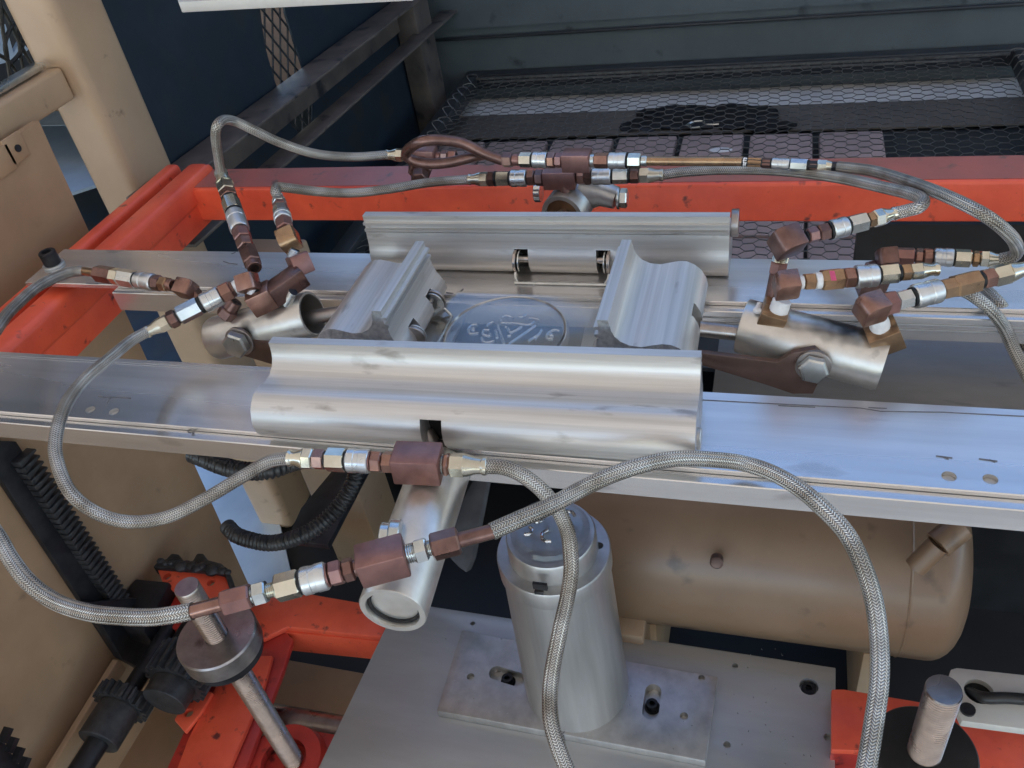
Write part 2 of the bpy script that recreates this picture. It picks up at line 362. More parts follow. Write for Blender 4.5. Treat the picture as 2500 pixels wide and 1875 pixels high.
# left side wall with slit
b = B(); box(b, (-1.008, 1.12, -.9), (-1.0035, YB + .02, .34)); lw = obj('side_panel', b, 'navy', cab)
XW = -1.0
s0 = PX(672, 20, XW); s1 = PX(742, 300, XW)
ss = B(); hw = (PX(698, 150, XW) - PX(655, 150, XW)).y
pl = [PX(u, v, XW) for u, v in ((632, -60), (640, 30), (650, 110), (672, 190), (702, 275), (715, 305), (735, 328), (752, 328), (766, 300), (768, 250), (745, 170), (722, 100), (700, 30), (690, -60))]
extr(ss, [p + Vector((.01, 0, 0)) for p in pl], (-.06, 0, 0)); cut(lw, ss)
# expanded mesh behind the slit
b = B()
lo = Vector((-1.012, min(p.y for p in pl) - .03, min(p.z for p in pl) - .03)); hi = Vector((-1.012, max(p.y for p in pl) + .03, max(p.z for p in pl) + .03))
k = -14
while k < 40:
    for sgn in (1, -1):
        ya_, za_ = lo.y, lo.z + k * .052
        p0 = Vector((-1.012 - (.003 if sgn > 0 else 0), lo.y, za_)); p1 = p0 + Vector((0, hi.y - lo.y, sgn * (hi.y - lo.y) * 1.5))
        def clip(p0, p1):
            d = p1 - p0; t0, t1 = 0., 1.
            for a_, b_, s_ in ((lo.z, hi.z, d.z),):
                ta, tb = (a_ - p0.z) / s_, (b_ - p0.z) / s_
                if ta > tb: ta, tb = tb, ta
                t0, t1 = max(t0, ta), min(t1, tb)
            return (p0 + d * t0, p0 + d * t1) if t0 < t1 - .01 else None
        c = clip(p0, p1)
        if c: obox(b, c[0], c[1], .003, .003)
    k += 1
o = obj('slit_mesh', b, 'slate_dark', cab, 0); o['kind'] = 'stuff'
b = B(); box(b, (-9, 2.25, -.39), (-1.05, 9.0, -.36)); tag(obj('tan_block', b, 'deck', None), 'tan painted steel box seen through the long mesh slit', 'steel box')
# post in the corner and dusty brace
py0 = PX(1050, 330, -.99).y
b = B(); box(b, (-1.0, 2.19, -.60), (-.94, 2.30, .6), .004); tag(obj('corner_post', b, 'brace', None, center=True), 'dusty brown square post against the cabinet side wall beside the mesh', 'post')
b = B()
pa = PX(480, 392, -.96); pb = PX(985, 8, -.96); d = (pb - pa)
pa = pa - d * .15; pb = pb + d * .35
obox(b, pa, pb, .075, .006, .001); obox(b, pa + Vector((-.034, 0, -.038)), pb + Vector((-.034, 0, -.038)), .006, .07, .001)
br = thing('angle_brace', 'long dusty angle iron sloping across the dark cabinet side', 'angle iron', pa)
obj('flange', b, 'brace', br)
b = B(); off = Vector((.03, 0, -.085)); obox(b, pa + off, pb + off, .05, .006, .001); obj('lower_flange', b, 'brace', br)
b = B(); p = PY(1052, 73, YB - .014); cyl(b, p, p + Vector((0, -.008, 0)), .006); tag(obj('screw_head', b, 'zinc_pale', None, center=True), 'tiny bright screw head at the corner of the seam in the cabinet back', 'screw')
# white sheet edge in the top
b = B(); z = .25; pts = [PZ(445, 31, z), PZ(1010, 2, z), PZ(1000, -120, z), PZ(400, -100, z)]
extr(b, pts, (0, 0, .012), .001); tag(obj('white_sheet', b, 'white_sheet', None, center=True), 'dull white sheet metal panel edge hanging at the top of the picture', 'sheet')

# ---- wire mesh tray
ZM = -.4
mp_ = thing('wire_mesh_panel', 'horizontal chicken wire panel in a dark frame behind the red beam', 'mesh panel', (-.17, 1.8, ZM))
x0, x1, y0, y1 = -.855, .50, 1.30, 2.39
b = B()
box(b, (x0 - .05, y1 - .012, ZM - .03), (x1 + .10, y1 + .025, ZM + .012), .003)
box(b, (x0 - .055, y0, ZM - .03), (x0 - .012, y1 - .014, ZM + .010), .003)
box(b, (x1 + .03, y0, ZM - .03), (x1 + .09, y1 - .014, ZM + .010), .003)
obj('tray_frame', b, 'slate_dark', mp_)
b = B(); box(b, (x0 - .01, y1 - .03, ZM + .004), (x1 + .02, y1 - .024, ZM + .010)); box(b, (x0 + .02, y1 - .045, ZM + .0), (x1 - .05, y1 - .041, ZM + .005)); obj('edge_rod', b, 'wire', mp_)
b = B(); W_, H_ = .046, .0265
def wire(p, q, r=.0009):
    obox(b, p, q, r * 2, r * 2)
ny = int((y1 - y0) / (H_ * 1.0)); nx = int((x1 - x0) / W_) + 1
def hz(x, y): return ZM + .004 * math.sin(x * 9 + 1) * math.sin(y * 11) - .018 * math.exp(-((x + .15) ** 2 + (y - 1.75) ** 2) / .05)
def V3(x, y): return Vector((x, y, hz(x, y)))
for j in range(ny):
    for i in range(nx):
        xx = x0 + i * W_ + (W_ / 2 if j % 2 else 0); yy = y0 + j * H_ * .78
        if xx > x1 or yy > y1 - .02: continue
        jt = lambda: random.uniform(-.0022, .0022)
        l_ = V3(xx - W_ / 2 + jt(), yy + jt()); a_ = V3(xx - W_ * .22, yy + H_ * .39 + jt() * .5); c_ = V3(xx + W_ * .22, yy + H_ * .39)
        a2 = V3(xx - W_ * .22, yy - H_ * .39); c2 = V3(xx + W_ * .22, yy - H_ * .39); r_ = V3(xx + W_ / 2, yy)
        wire(V3(xx - W_ * .28, yy + H_ * .39), V3(xx + W_ * .28, yy + H_ * .39), .0013)
        wire(V3(xx + W_ * .28, yy + H_ * .39), V3(xx + W_ / 2 - W_ * .02, yy), .0009) if False else None
        wire(V3(xx - W_ * .28, yy + H_ * .39), V3(xx - W_ * .22 - .0, yy + H_ * .39), .0009) if False else None
b.free(); b = B()
# regular hexagons, elongated along X: centres at (i*1.5a, ...)
sx = .0165; sy = .0145
for j in range(int((y1 - y0) / (sy * 2)) + 1):
    for i in range(int((x1 - x0) / (sx * 3)) + 1):
        for (dx, dy) in ((0, 0), (1.5 * sx, sy)):
            cx, cy = x0 + .01 + i * 3 * sx + dx, y0 + j * 2 * sy + dy
            if cy > y1 - .03 or cx > x1: continue
            P_ = [(cx - sx, cy), (cx - sx / 2, cy + sy), (cx + sx / 2, cy + sy), (cx + sx, cy)]
            P_ = [(p[0] + .003 * math.sin(p[1] * 140 + p[0] * 31), p[1] + .002 * math.sin(p[0] * 120)) for p in P_]
            for (p, q, rr) in ((0, 1, .0006), (1, 2, .0009), (2, 3, .0006)):
                wire(V3(*P_[p]), V3(*P_[q]), rr)
o = obj('wire_netting', b, 'wire', mp_, 0); o['kind'] = 'stuff'
b = B()
for k in range(16):      # bent wire ends along both sides
    yy = y0 + .35 + k * .045
    for xs_, sg in ((x0 - .012, 1), (x1 + .03, -1)):
        h = .008 + random.random() * .016
        pth = [Vector((xs_, yy, ZM + .01)), Vector((xs_ - sg * .012, yy + .006, ZM + .01 + h)), Vector((xs_ + sg * .012, yy + .012, ZM + .012 + h * .9)), Vector((xs_ + sg * .022, yy + .016, ZM + .006))]
        tube(b, smooth_path(pth, 4), .0011, 5)
o = obj('wire_ends', b, 'wire', mp_); o['kind'] = 'stuff'
# dark rag / debris with shiny bits on the strip below
b = B()
for k in range(16):
    p = PZ(1640 + random.uniform(-90, 250), 290 + random.uniform(-14, 24), -.466)
    bmesh.ops.create_icosphere(b, subdivisions=2, radius=.03 + random.random() * .03, matrix=Matrix.Translation(p) @ Matrix.Diagonal((1.6, 1, .25, 1)))
for v in b.verts: v.co += Vector((random.uniform(-1, 1), random.uniform(-1, 1), random.uniform(-1, 1))) * .006
tag(obj('oily_rag', b, 'hole', None, center=True), 'crumpled black rag lying on the brown strip under the mesh', 'rag')
b = B()
pth = [PZ(u, v, -.43) for u, v in ((1675, 307), (1685, 300), (1700, 296), (1718, 296), (1722, 303), (1740, 304), (1755, 303))]
tube(b, smooth_path(pth, 4), .0026, 6); pth = [PZ(u, v, -.43) for u, v in ((1675, 307), (1690, 312), (1708, 310))]; tube(b, smooth_path(pth, 4), .0022, 6)
tag(obj('bright_wire', b, 'zinc', None, center=True), 'short bright bent wire lying on the black rag', 'wire')
b = B(); p = PZ(1760, 366, -.448); bmesh.ops.create_icosphere(b, subdivisions=2, radius=.02, matrix=Matrix.Translation(p) @ Matrix.Diagonal((1.4, .7, .1, 1)))
tag(obj('white_scrap', b, 'tape', None, center=True), 'small white scrap lying on the second paver', 'scrap')

# ================================================================== LEFT SIDE: tan panel, post, beam
XP = -1.0
pan = thing('tan_side_panel', 'tall dusty tan steel side panel at the left of the machine', 'panel', (XP, .3, -.9))
yt = PX(95, 295, XP).y; ybm = PX(600, 1410, XP).y
ztop = PX(95, 295, XP).z
b = B(); extr(b, [(XP, -.6, -.9), (XP, ybm - .005, -.9), (XP, yt, ztop), (XP, -.6, ztop)], (-.012, 0, 0)); o = obj('panel_sheet', b, 'tan_panel', pan)
b = B()
for (u, v) in ((35, 362), (5, 392)):
    p = PX(u, v, XP + .001); box(b, p + Vector((0, -.018, -.018)), p + Vector((.004, .018, .018)), .003)
obj('mounting_tab', b, 'tan_panel', pan)
b = B(); p = PX(37, 362, XP + .001); cyl(b, p, p + Vector((.006, 0, 0)), .005); obj('tab_hole', b, 'dark_steel', pan)
# base ledge on the panel, lower left
pa, pb = PX(128, 1890, XP + .02), PX(292, 1620, XP + .02)
b = B(); d = (pb - pa); obox(b, pa - d, pb, .03, .012, .003, up=(1, 0, 0)); obj('base_ledge', b, 'tan', pan)
# horizontal tan tube
za, zb = PX(130, 175, XP).z, PX(165, 246, XP).z
b = B(); box(b, (XP - .07, -.4, PX(165, 246, XP - .028).z - .004), (XP - .028, 1.06, PX(130, 175, XP - .028).z), .006, 3); tag(obj('tan_crossbar', b, 'tan', None, center=True), 'horizontal tan square tube joining the left post at its weld', 'steel tube')
b = B(); zc_ = PX(130, 175, XP - .028).z; box(b, (XP - .066, -.4, zc_ + .003), (XP - .045, 1.05, zc_ + .012), .002); tag(obj('black_trim', b, 'zinc', None, center=True), 'thin shiny metal strip lying along the tan crossbar', 'strip')
# post
b = B(); box(b, (XP - .085, 1.062, -.9), (XP, 1.176, 1.0), .018, 4); tag(obj('tan_post', b, 'tan', None, center=True), 'large tan square post with rounded corners at upper left', 'post')
# dark mesh window top left with branch shapes
b = B(); box(b, (-1.9, .8, -.2), (-1.88, 2.6, 1.4)); tag(obj('dark_board', b, 'hole', None, center=True), 'dark board beyond the wire window in the top left corner', 'board')
b = B(); pts = [PX(u, v, -1.75) for u, v in ((-60, 70), (5, 60), (25, 130), (40, 100), (62, 120), (40, 145), (-60, 170))]
extr(b, pts, (.01, 0, 0)); tag(obj('pale_board', b, 'pale_blue', None, center=True), 'pale blue sheet glimpsed through the wire window at top left', 'sheet')
b = B()
for pth in ([(0, -20), (5, 60), (16, 125), (20, 160), (25, 190)], [(38, -20), (44, 60), (50, 130), (60, 180)], [(0, 10), (25, 55), (50, 110), (80, 160)], [(-10, 130), (20, 148), (40, 175), (60, 200)], [(22, 160), (12, 110), (30, 60), (60, 20)], [(60, 90), (48, 130), (20, 160)]):
    tube(b, smooth_path([PX(u, v, -1.3) for u, v in pth], 4), .0035, 6)
tag(obj('wire_window', b, 'leaf', None, center=True), 'bent dark wires of the window guard in the top left corner', 'wire guard')
# bright floor seen in the gap between panel and post
def floor_piece(name, pts, m, lab, cat, z=-.88):
    b = B(); extr(b, [PZ(u, v, z) for u, v in pts], (0, 0, -.01)); tag(obj(name, b, m, None, center=True), lab, cat)
floor_piece('blue_lit_sheet', [(60, 308), (230, 305), (330, 420), (160, 475)], 'pale_blue', 'blue-lit floor sheet lying beyond the gap between tan panel and post', 'sheet', z=-.6)
floor_piece('grey_slab', [(60, 200), (260, 200), (260, 304), (60, 307)], 'concrete_l', 'grey slab beyond the blue-lit sheet behind the left post', 'slab')
floor_piece('navy_plate', [(150, 478), (335, 425), (460, 900), (330, 960)], 'navy', 'dark navy plate seen in the gap above and below the rear rail', 'plate', z=-.86)
floor_piece('metal_floor_plate', [(420, 1095), (640, 1095), (720, 1440), (560, 1440)], 'pale_blue', 'shiny floor plate seen through the narrow gap behind the black conduit', 'floor plate')

# ================================================================== RED FRAME
yf, yk = 1.012, 1.079
rf = thing('red_beam', 'long orange red box beam running behind the rear rail', 'beam', (0, yf, -.085))
b = B(); box(b, (-.89, yf, -.084), (.75, yk, -.03), .004, 3)
o = obj('beam', b, 'red', rf)
b = B(); box(b, (-.875, yf + .006, -.0298), (.75, yk - .003, -.0292)); obj('worn_top', b, 'red_worn', rf)
ls = thing('red_side_channel', 'orange red side channel with two raised lips at the left', 'channel', (-.87, .6, -.1))
b = B(); box(b, (-.936, .580, -.075), (-.912, 1.082, -.020), .007, 3); obj('outer_lip', b, 'red', ls)
b = B(); box(b, (-.912, .580, -.092), (-.890, 1.08, -.072)); obj('groove', b, 'hole', ls)  # black strip puts the shade between the lips into colour
b = B(); box(b, (-.892, .580, -.060), (-.850, 1.08, -.018), .009, 3); obj('inner_lip', b, 'red', ls)
b = B(); box(b, (-.866, .580, -.094), (-.8535, 1.078, -.040), .001); obj('inner_web', b, 'red', ls)
b = B(); box(b, (-.90, 1.079, -.10), (-.86, 1.088, -.03)); obj('end_cap', b, 'red', ls)

# ================================================================== RAILS
def rail(tname, label, y0, y1, xa, xb, xch, zbot, lip, holes=()):
    t = thing(tname, label, 'rail', ((xa + xb) / 2, y0, -.03))
    b = B(); box(b, (xa, y0 + lip, -.006), (xb, y1, 0), .0008, 1); tp = obj('top_plate', b, 'alu_rail', t)
    if holes: cut(tp, *[vcyl(x, y, -.02, .01, .0052) for x, y in holes])
    b = B(); extr(b, [(xch, y0, -.0055), (xch, y0 + .0008, -.0046), (xch, y0 + lip - .0006, -.0046), (xch, y0 + lip - .0006, -.0062), (xch, y1 - .002, -.0062), (xch, y1 - .002, zbot), (xch, y0, zbot)], (xb - xch, 0, 0)); ch = obj('channel', b, 'alu_rail', t)
    return t
h1 = [PZ(u, v, 0) for u, v in ((220, 1000), (278, 1005), (2317, 1163), (2418, 1170))]
fr = rail('front_rail', 'wide brushed aluminium rail crossing the foreground under the large jaw', .475, .579, -1.02, .45, -1.02, -.026, .0105, [(p.x, p.y) for p in h1])
b = B()
for p in h1: cyl(b, p + Vector((0, 0, -.0061)), p + Vector((0, 0, -.004)), .0051, 16)
obj('hole_bottom', b, 'alu_plate', fr)
rr = rail('rear_rail', 'aluminium rail crossing behind the jaws, its left end cut square', .704, .793, -.903, .45, -.765, -.030, .010)
# narrow raised border lines on the rails
b = B(); box(b, (-1.0, .5725, 0), (-.10, .5730, .00035)); box(b, (-1.0, .5693, 0), (-.5, .5696, .0003)); obj('scribed_line', b, 'alu_plate', fr)
# pen marks
def strokes(parent, name, lst, z, wdt=.0012, m='ink', yy=None):
    for s in lst:
        b = B(); P_ = [(PZ(u, v, z) if yy is None else PY(u, v, yy)) for u, v in s]
        for p, q in zip(P_, P_[1:]):
            if (q - p).length > 1e-5: obox(b, p, q, wdt, .0003)
        obj(name, b, m, parent, 0)
strokes(fr, 'pen_mark', [[(240, 967), (260, 970), (290, 970), (320, 972)], [(270, 969), (262, 985)]], .0003)
strokes(fr, 'pen_mark', [[(2285, 1113), (2325, 1118)], [(2302, 1115), (2316, 1121)], [(2390, 1120), (2435, 1126)], [(2415, 1122), (2430, 1128)]], .0003)
strokes(fr, 'pen_mark', [[(120, 1018), (122, 1010), (138, 1012)], [(184, 1018), (182, 1028)], [(395, 1036), (455, 1042), (452, 1050)], [(460, 1046), (459, 1055), (466, 1056)], [(468, 1055), (474, 1056), (468, 1062), (476, 1062)], [(280, 1024), (276, 1036)]], -.0043, .0009)
strokes(fr, 'pen_mark', [[(1715, 976), (1900, 986), (2100, 996), (2150, 1004), (2300, 1006), (2500, 1016)], [(1900, 990), (1990, 994)], [(2120, 995), (2165, 997)]], .0003, .0007)
strokes(rr, 'pen_mark', [[(1090, 714), (1106, 716)], [(1124, 711), (1131, 705)], [(1112, 727), (1120, 724)], [(545, 638), (560, 643), (580, 645)], [(565, 620), (575, 616)], [(210, 692), (240, 693)]], .0003, .0014)
b = B()
for v0, v1 in ((738, 762),):
    pass
zz = PY(2000, 790, .7035).z
box(b, (-.12, .7028, -.0125), (.45, .7036, -.0115)); box(b, (-.12, .7028, -.0185), (.45, .7036, -.0175)); obj('side_ridge', b, 'alu_plate', rr)
# socket bolt at the left end of the rear rail
p = PZ(132, 648, 0)
sb = thing('socket_bolt', 'black socket head bolt on a washer at the rail end', 'bolt', p)
b = B(); cyl(b, p, p + Vector((0, 0, .003)), .0135, 24, .0006); obj('washer', b, 'alu_plate', sb)
b = B(); lathe(b, p + Vector((0, 0, .003)), p + Vector((0, 0, .021)), [(0, .0100), (.05, .0105), (.93, .0105), (1, .0095), (1, .0062), (.5, .0058)], 28); obj('bolt_head', b, 'dark_steel', sb)

# sheet under the jaws and small plates between the rails
und = thing('lower_tray', 'oily sheet metal tray lying between the two rails on the right', 'tray', (.2, .64, -.12))
b = B(); box(b, (-.055, .582, -.095), (.55, .93, -.09)); obj('tray_sheet', b, 'sheet_dark', und)
def zplate(name, pts, z, th, m, lab, cat, bevel=.0008):
    b = B(); extr(b, [PZ(u, v, z) for u, v in pts], (0, 0, -th), bevel); return tag(obj(name, b, m, None, center=True), lab, cat)
zplate('support_plate', [(905, 740), (1146, 742), (1095, 850), (1060, 925), (830, 925)], -.036, .006, 'alu_plate', 'smooth grey support plate beside the left jaw under the glass', 'plate')
zplate('support_plate', [(1440, 742), (1545, 745), (1600, 925), (1400, 925)], -.036, .006, 'alu_plate', 'grey support plate beside the right jaw under the glass', 'plate')
zplate('cross_strip', [(1390, 748), (1452, 750), (1449, 772), (1380, 770)], -.030, .004, 'alu_turned', 'short grey strip crossing behind the glass disc', 'strip')
zplate('under_plate', [(1080, 742), (1480, 746), (1480, 925), (1000, 925)], -.058, .005, 'brown_plate', 'dark stained plate beneath the pressed glass disc', 'plate')
zplate('cross_strip', [(1150, 760), (1450, 766), (1450, 792), (1140, 788)], -.048, .004, 'alu_turned', 'wider grey strip crossing below the glass disc', 'strip')

# ================================================================== GLASS PLATE WITH EMBOSSED DISC
GC = Vector((-.254, .650, 0))
gp = thing('pressed_glass_plate', 'clear glass plate with an embossed round emblem lying between the jaws', 'glass plate', GC)
b = B(); extr(b, [PZ(1118, 709, .003), PZ(1585, 722, .003), Vector((-.16, .584, .003)), Vector((-.365, .584, .003))], (0, 0, -.0025), .0005); obj('glass_sheet', b, 'glass', gp)
b = B(); lathe(b, GC + Vector((0, 0, -.012)), GC + Vector((0, 0, -.0005)), [(0, .058), (.3, .064), (.75, .064), (1, .060), (1, .054), (.8, .050), (.8, .0001)], 64, cap=False); obj('glass_disc', b, 'glass', gp)
b = B()
def em(pts): return smooth_path([PZ(1080 + x / 5.53, 700 + y / 5.53, -.001) for x, y in pts], 5)
for s in ([(800, 420), (860, 395), (930, 415), (960, 430)], [(1030, 415), (1080, 415), (1130, 380)], [(1170, 430), (1230, 430), (1310, 455)],
          [(780, 440), (800, 490), (850, 495), (1000, 500), (1160, 520), (1240, 480)], [(850, 550), (880, 560), (920, 620), (1000, 590), (1070, 550)],
          [(1260, 530), (1100, 640), (950, 745), (880, 800)], [(740, 520), (770, 600), (810, 710), (830, 780)], [(715, 590), (730, 640), (740, 690)],
          [(470, 515), (400, 525), (350, 580), (380, 640), (490, 630)], [(640, 590), (560, 590), (555, 650), (640, 670), (640, 640)],
          [(1580, 600), (1500, 590), (1420, 640), (1415, 700), (1490, 712)], [(1340, 590), (1300, 650), (1220, 700), (1160, 745)], [(530, 690), (550, 740), (620, 760), (700, 735)],
          [(430, 560), (400, 580), (440, 600)], [(1480, 640), (1455, 665), (1500, 670)], [(880, 670), (930, 665)], [(690, 480), (640, 500), (600, 530)], [(1240, 690), (1270, 695), (1250, 720)]):
    tube(b, em(s), .0015, 8)
obj('embossed_emblem', b, 'emboss', gp)
b = B(); lathe(b, GC + Vector((0, 0, -.001)), GC + Vector((0, 0, .0022)), [(0, .0625), (.5, .0618), (1, .0605), (.5, .0595), (0, .059)], 72, cap=False); obj('disc_rim', b, 'emboss', gp)

# ================================================================== JAWS
# section: s = outward from the blade face, z up
PROF = [(.0, .070), (.009, .070), (.0102, .065), (.0112, .059), (.0135, .0535), (.0185, .0480), (.026, .0442), (.036, .0430), (.046, .0455), (.054, .0472), (.061, .0468),
        (.068, .0435), (.0745, .0375), (.079, .029), (.0805, .021), (.079, .013), (.075, .006), (.069, .002), (.062, .0),
        (.006, .0), (-.003, .002), (-.010, .007), (-.0135, .014), (-.0125, .022), (-.009, .028), (-.0055, .034), (-.003, .042), (-.002, .050),
        (.0, .0505), (.0, .0515), (-.0038, .0518), (-.0038, .0545), (.0, .055), (.0, .0595), (-.0038, .0598), (-.0038, .0625), (.0, .063)]
def jaw(tname, label, p0, p1, outward, slot_in=True, out_slot=None, group='clamping jaws', sc=(1, 1)):
    """p0->p1 along the blade's inner top edge projected on z=0; outward = unit vector"""
    p0, p1, o_ = Vector(p0), Vector(p1), Vector(outward)
    t = thing(tname, label, 'jaw', (p0 + p1) / 2, group)
    L = (p1 - p0); l = L.normalized()
    fine = []
    nP = len(PROF)
    # local mesh with local X along the jaw for the brushed grain
    me_b = B()
    ang = math.atan2(l.y, l.x)
    rot = Matrix.Rotation(ang, 4, 'Z')
    base = Vector(((p0 + p1) / 2).to_tuple())
    loc_o = rot.inverted() @ o_
    sgn = 1 if loc_o.y > 0 else -1
    hl = L.length / 2
    a = []; ns = 26
    rings = []
    for k in range(ns + 1):
        x = -hl + 2 * hl * k / ns
        if k in (0,): x += 0
        rings.append([me_b.verts.new((x, sgn * s * (sc[0] if not -.004 <= s <= .009 else 1), z * sc[1])) for s, z in PROF])
    me_b.faces.new(rings[0]); me_b.faces.new(rings[-1][::-1])
    for k in range(ns):
        for i in range(nP):
            j = (i + 1) % nP
            me_b.faces.new((rings[k][i], rings[k + 1][i], rings[k + 1][j], rings[k][j]))
    me_b.transform(Matrix.Identity(4))
    bmesh.ops.recalc_face_normals(me_b, faces=me_b.faces[:])
    me = bpy.data.meshes.new('jaw_profile')
    for f in me_b.faces: f.smooth = True
    for e in me_b.edges:
        if len(e.link_faces) == 2 and e.calc_face_angle(0) > R(32): e.smooth = False
    for f in me_b.faces:
        if abs(f.normal.x) > .95: f.material_index = 1
    me_b.to_mesh(me); me_b.free(); me.materials.append(M['alu_jaw']); me.materials.append(M['rough_cut'])
    o = bpy.data.objects.new('extrusion', me); col.objects.link(o); o.parent = t; o.rotation_euler = (0, 0, ang)
    c_ = []
    bpy.context.view_layer.update()
    if slot_in:
        for q in slot_in:
            c = p0 + l * (q * L.length)
            b = B(); obox(b, c - l * .0075 + Vector((0, 0, .016)) - o_ * .004, c + l * .0075 + Vector((0, 0, .016)) - o_ * .004, .026, .030, up=(0, 0, 1)); c_.append(b)
    if out_slot is not None:
        c = p0 + l * (out_slot[0] * L.length) + o_ * out_slot[2]
        b = B(); obox(b, c - l * out_slot[1] + Vector((0, 0, .008)), c + l * out_slot[1] + Vector((0, 0, .008)), .034, out_slot[3], up=(0, 0, 1)); c_.append(b)
    if c_: cut(o, *c_)
    for q in slot_in or ():
        c = p0 + l * (q * L.length) + Vector((0, 0, .0155)) + o_ * .0082
        b = B(); obox(b, c - l * .0073, c + l * .0073, .0012, .028); obj('slot_shade', b, 'hole', t)  # black plate darkens the inner slot in place of shade
    if out_slot is not None:
        c = p0 + l * (out_slot[0] * L.length) + o_ * (out_slot[2] - .0160); zt_ = .008 + out_slot[3] / 2 - .001
        b = B(); obox(b, c - l * (out_slot[1] - .0003) + Vector((0, 0, zt_ / 2)), c + l * (out_slot[1] - .0003) + Vector((0, 0, zt_ / 2)), .0012, zt_ - .002); obj('slot_shade', b, 'hole', t)  # black backing gives the outer slot its painted shade
    return t
def clevis(label, c, l, inn, gap, z=.012):
    """U-shaped pivot bracket on the inner side: two ears and a bar"""
    t = thing('pivot_bracket', label, 'bracket', c, 'pivot brackets on the jaws')
    c, l, inn = Vector(c), Vector(l), Vector(inn)
    for s in (-1, 1):
        e = c + l * (s * gap / 2) + inn * .004
        b = B(); cyl(b, e + Vector((0, 0, .018)) - l * .0016, e + Vector((0, 0, .018)) + l * .0016, .0125, 24, .0004); obj('ear', b, 'steel_thread', t)
        b = B(); cyl(b, e + Vector((0, 0, .018)) - l * .0042 * s - l * .0008, e + Vector((0, 0, .018)) - l * .0042 * s + l * .0008, .0118, 24, .0003); obj('washer', b, 'zinc', t)
    b = B()
    pth = []
    a, d = c - l * (gap / 2) + inn * .008, c + l * (gap / 2) + inn * .008
    P_ = [a + Vector((0, 0, .012)), a + inn * .007 + Vector((0, 0, .006)), a + inn * .012 + l * .003 + Vector((0, 0, .002)), a + inn * .013 + l * .008 + Vector((0, 0, .0015)), d + inn * .013 - l * .008 + Vector((0, 0, .0015)), d + inn * .012 - l * .003 + Vector((0, 0, .002)), d + inn * .007 + Vector((0, 0, .006)), d + Vector((0, 0, .012))]
    tube(b, smooth_path(P_, 5), .0016, 8); obj('bar', b, 'zinc', t)
    b = B(); cyl(b, c - l * (gap / 2 - .002) + Vector((0, 0, .018)), c + l * (gap / 2 - .002) + Vector((0, 0, .018)), .004, 16); obj('pin', b, 'steel_thread', t)
    return t
JL_x = -.3435
# rear jaw: inner face at y=.760, outward +y
jaw('clamping_jaw', 'rear jaw, two bright ribs facing the viewer, resting on the rear rail', (-.436, .761, 0), (-.0455, .759, 0), (0, 1, 0), (.452, .678), sc=(.62, .97))
jaw('clamping_jaw', 'short left jaw with a blue sheen on its thick blade', (-.3435, .584, 0), (-.3435, .706, 0), (-1, 0, 0), (.30, .72), (.5, .008, .068, .02))
jaw('clamping_jaw', 'short right jaw with a broad blue wavy top', (-.1425, .582, 0), (-.1425, .712, 0), (1, 0, 0), (.3, .7), (.49, .0095, .072, .062))
fj0, fj1 = Vector((-.437, .5445, 0)), Vector((-.053, .552, 0))
d_ = (fj1 - fj0).normalized(); on = Vector((d_.y, -d_.x, 0))
jaw('clamping_jaw', 'largest front jaw lying on the front rail nearest the viewer', fj0, fj1, on, (.3, .7), (.440, .0095, .068, .056), sc=(.90, .94))
cl1 = clevis('wire bracket hinged in the two slots of the rear jaw', (-.436 + .3905 * .565, .7575, .0), (1, 0, 0), (0, -1, 0), .3905 * .226 + .012)
cl2 = clevis('black bracket hinged in the slots of the short left jaw', (-.3435 + .006, .645, 0), (0, 1, 0), (1, 0, 0), .062)
# dark end plate of rear jaw at right
b = B(); cyl(b, (-.0452, .782, .048), (-.038, .782, .048), .014, 24, .0006); tag(obj('jaw_end_boss', b, 'steel', None, center=True), 'dull round boss at the right end of the rear jaw', 'boss')
b = B(); p = PZ(1692, 1050, .012); cyl(b, Vector((-.0535, .503, .016)), Vector((-.0490, .503, .016)), .009, 20, .0006); tag(obj('jaw_end_pin', b, 'alu_plate', None, center=True), 'small round pin end at the right end of the front jaw', 'pin')

# ================================================================== CYLINDERS
def cylinder(label, p0, p1, r, m='alu_cast', inner='brass', rod_to=None, bolt=None, group='hydraulic cylinders', recess=.012, inner_r=.78):
    """p0 = open ring end"""
    p0, p1 = Vector(p0), Vector(p1); t = thing('hydraulic_cylinder', label, 'cylinder', (p0 + p1) / 2, group)
    L = (p1 - p0).length; k = recess / L
    b = B(); lathe(b, p0, p1, [(k, r * inner_r), (0, r * inner_r), (0, r * .97), (.004 / L * .3, r), (1 - .004 / L, r), (1, r * .95)], 48, cap=False)
    vs = [v for v in b.verts]; b.faces.new(vs[-48:]); obj('barrel', b, m, t, 40)
    d = (p1 - p0).normalized()
    b = B(); cyl(b, p0 + d * recess, p0 + d * (recess + .002), r * inner_r * .998, 40); obj('gland', b, inner, t)
    if rod_to is not None:
        b = B(); cyl(b, p0 + d * recess * .9, Vector(rod_to), .0075, 20); obj('piston_rod', b, 'steel', t)
    return t
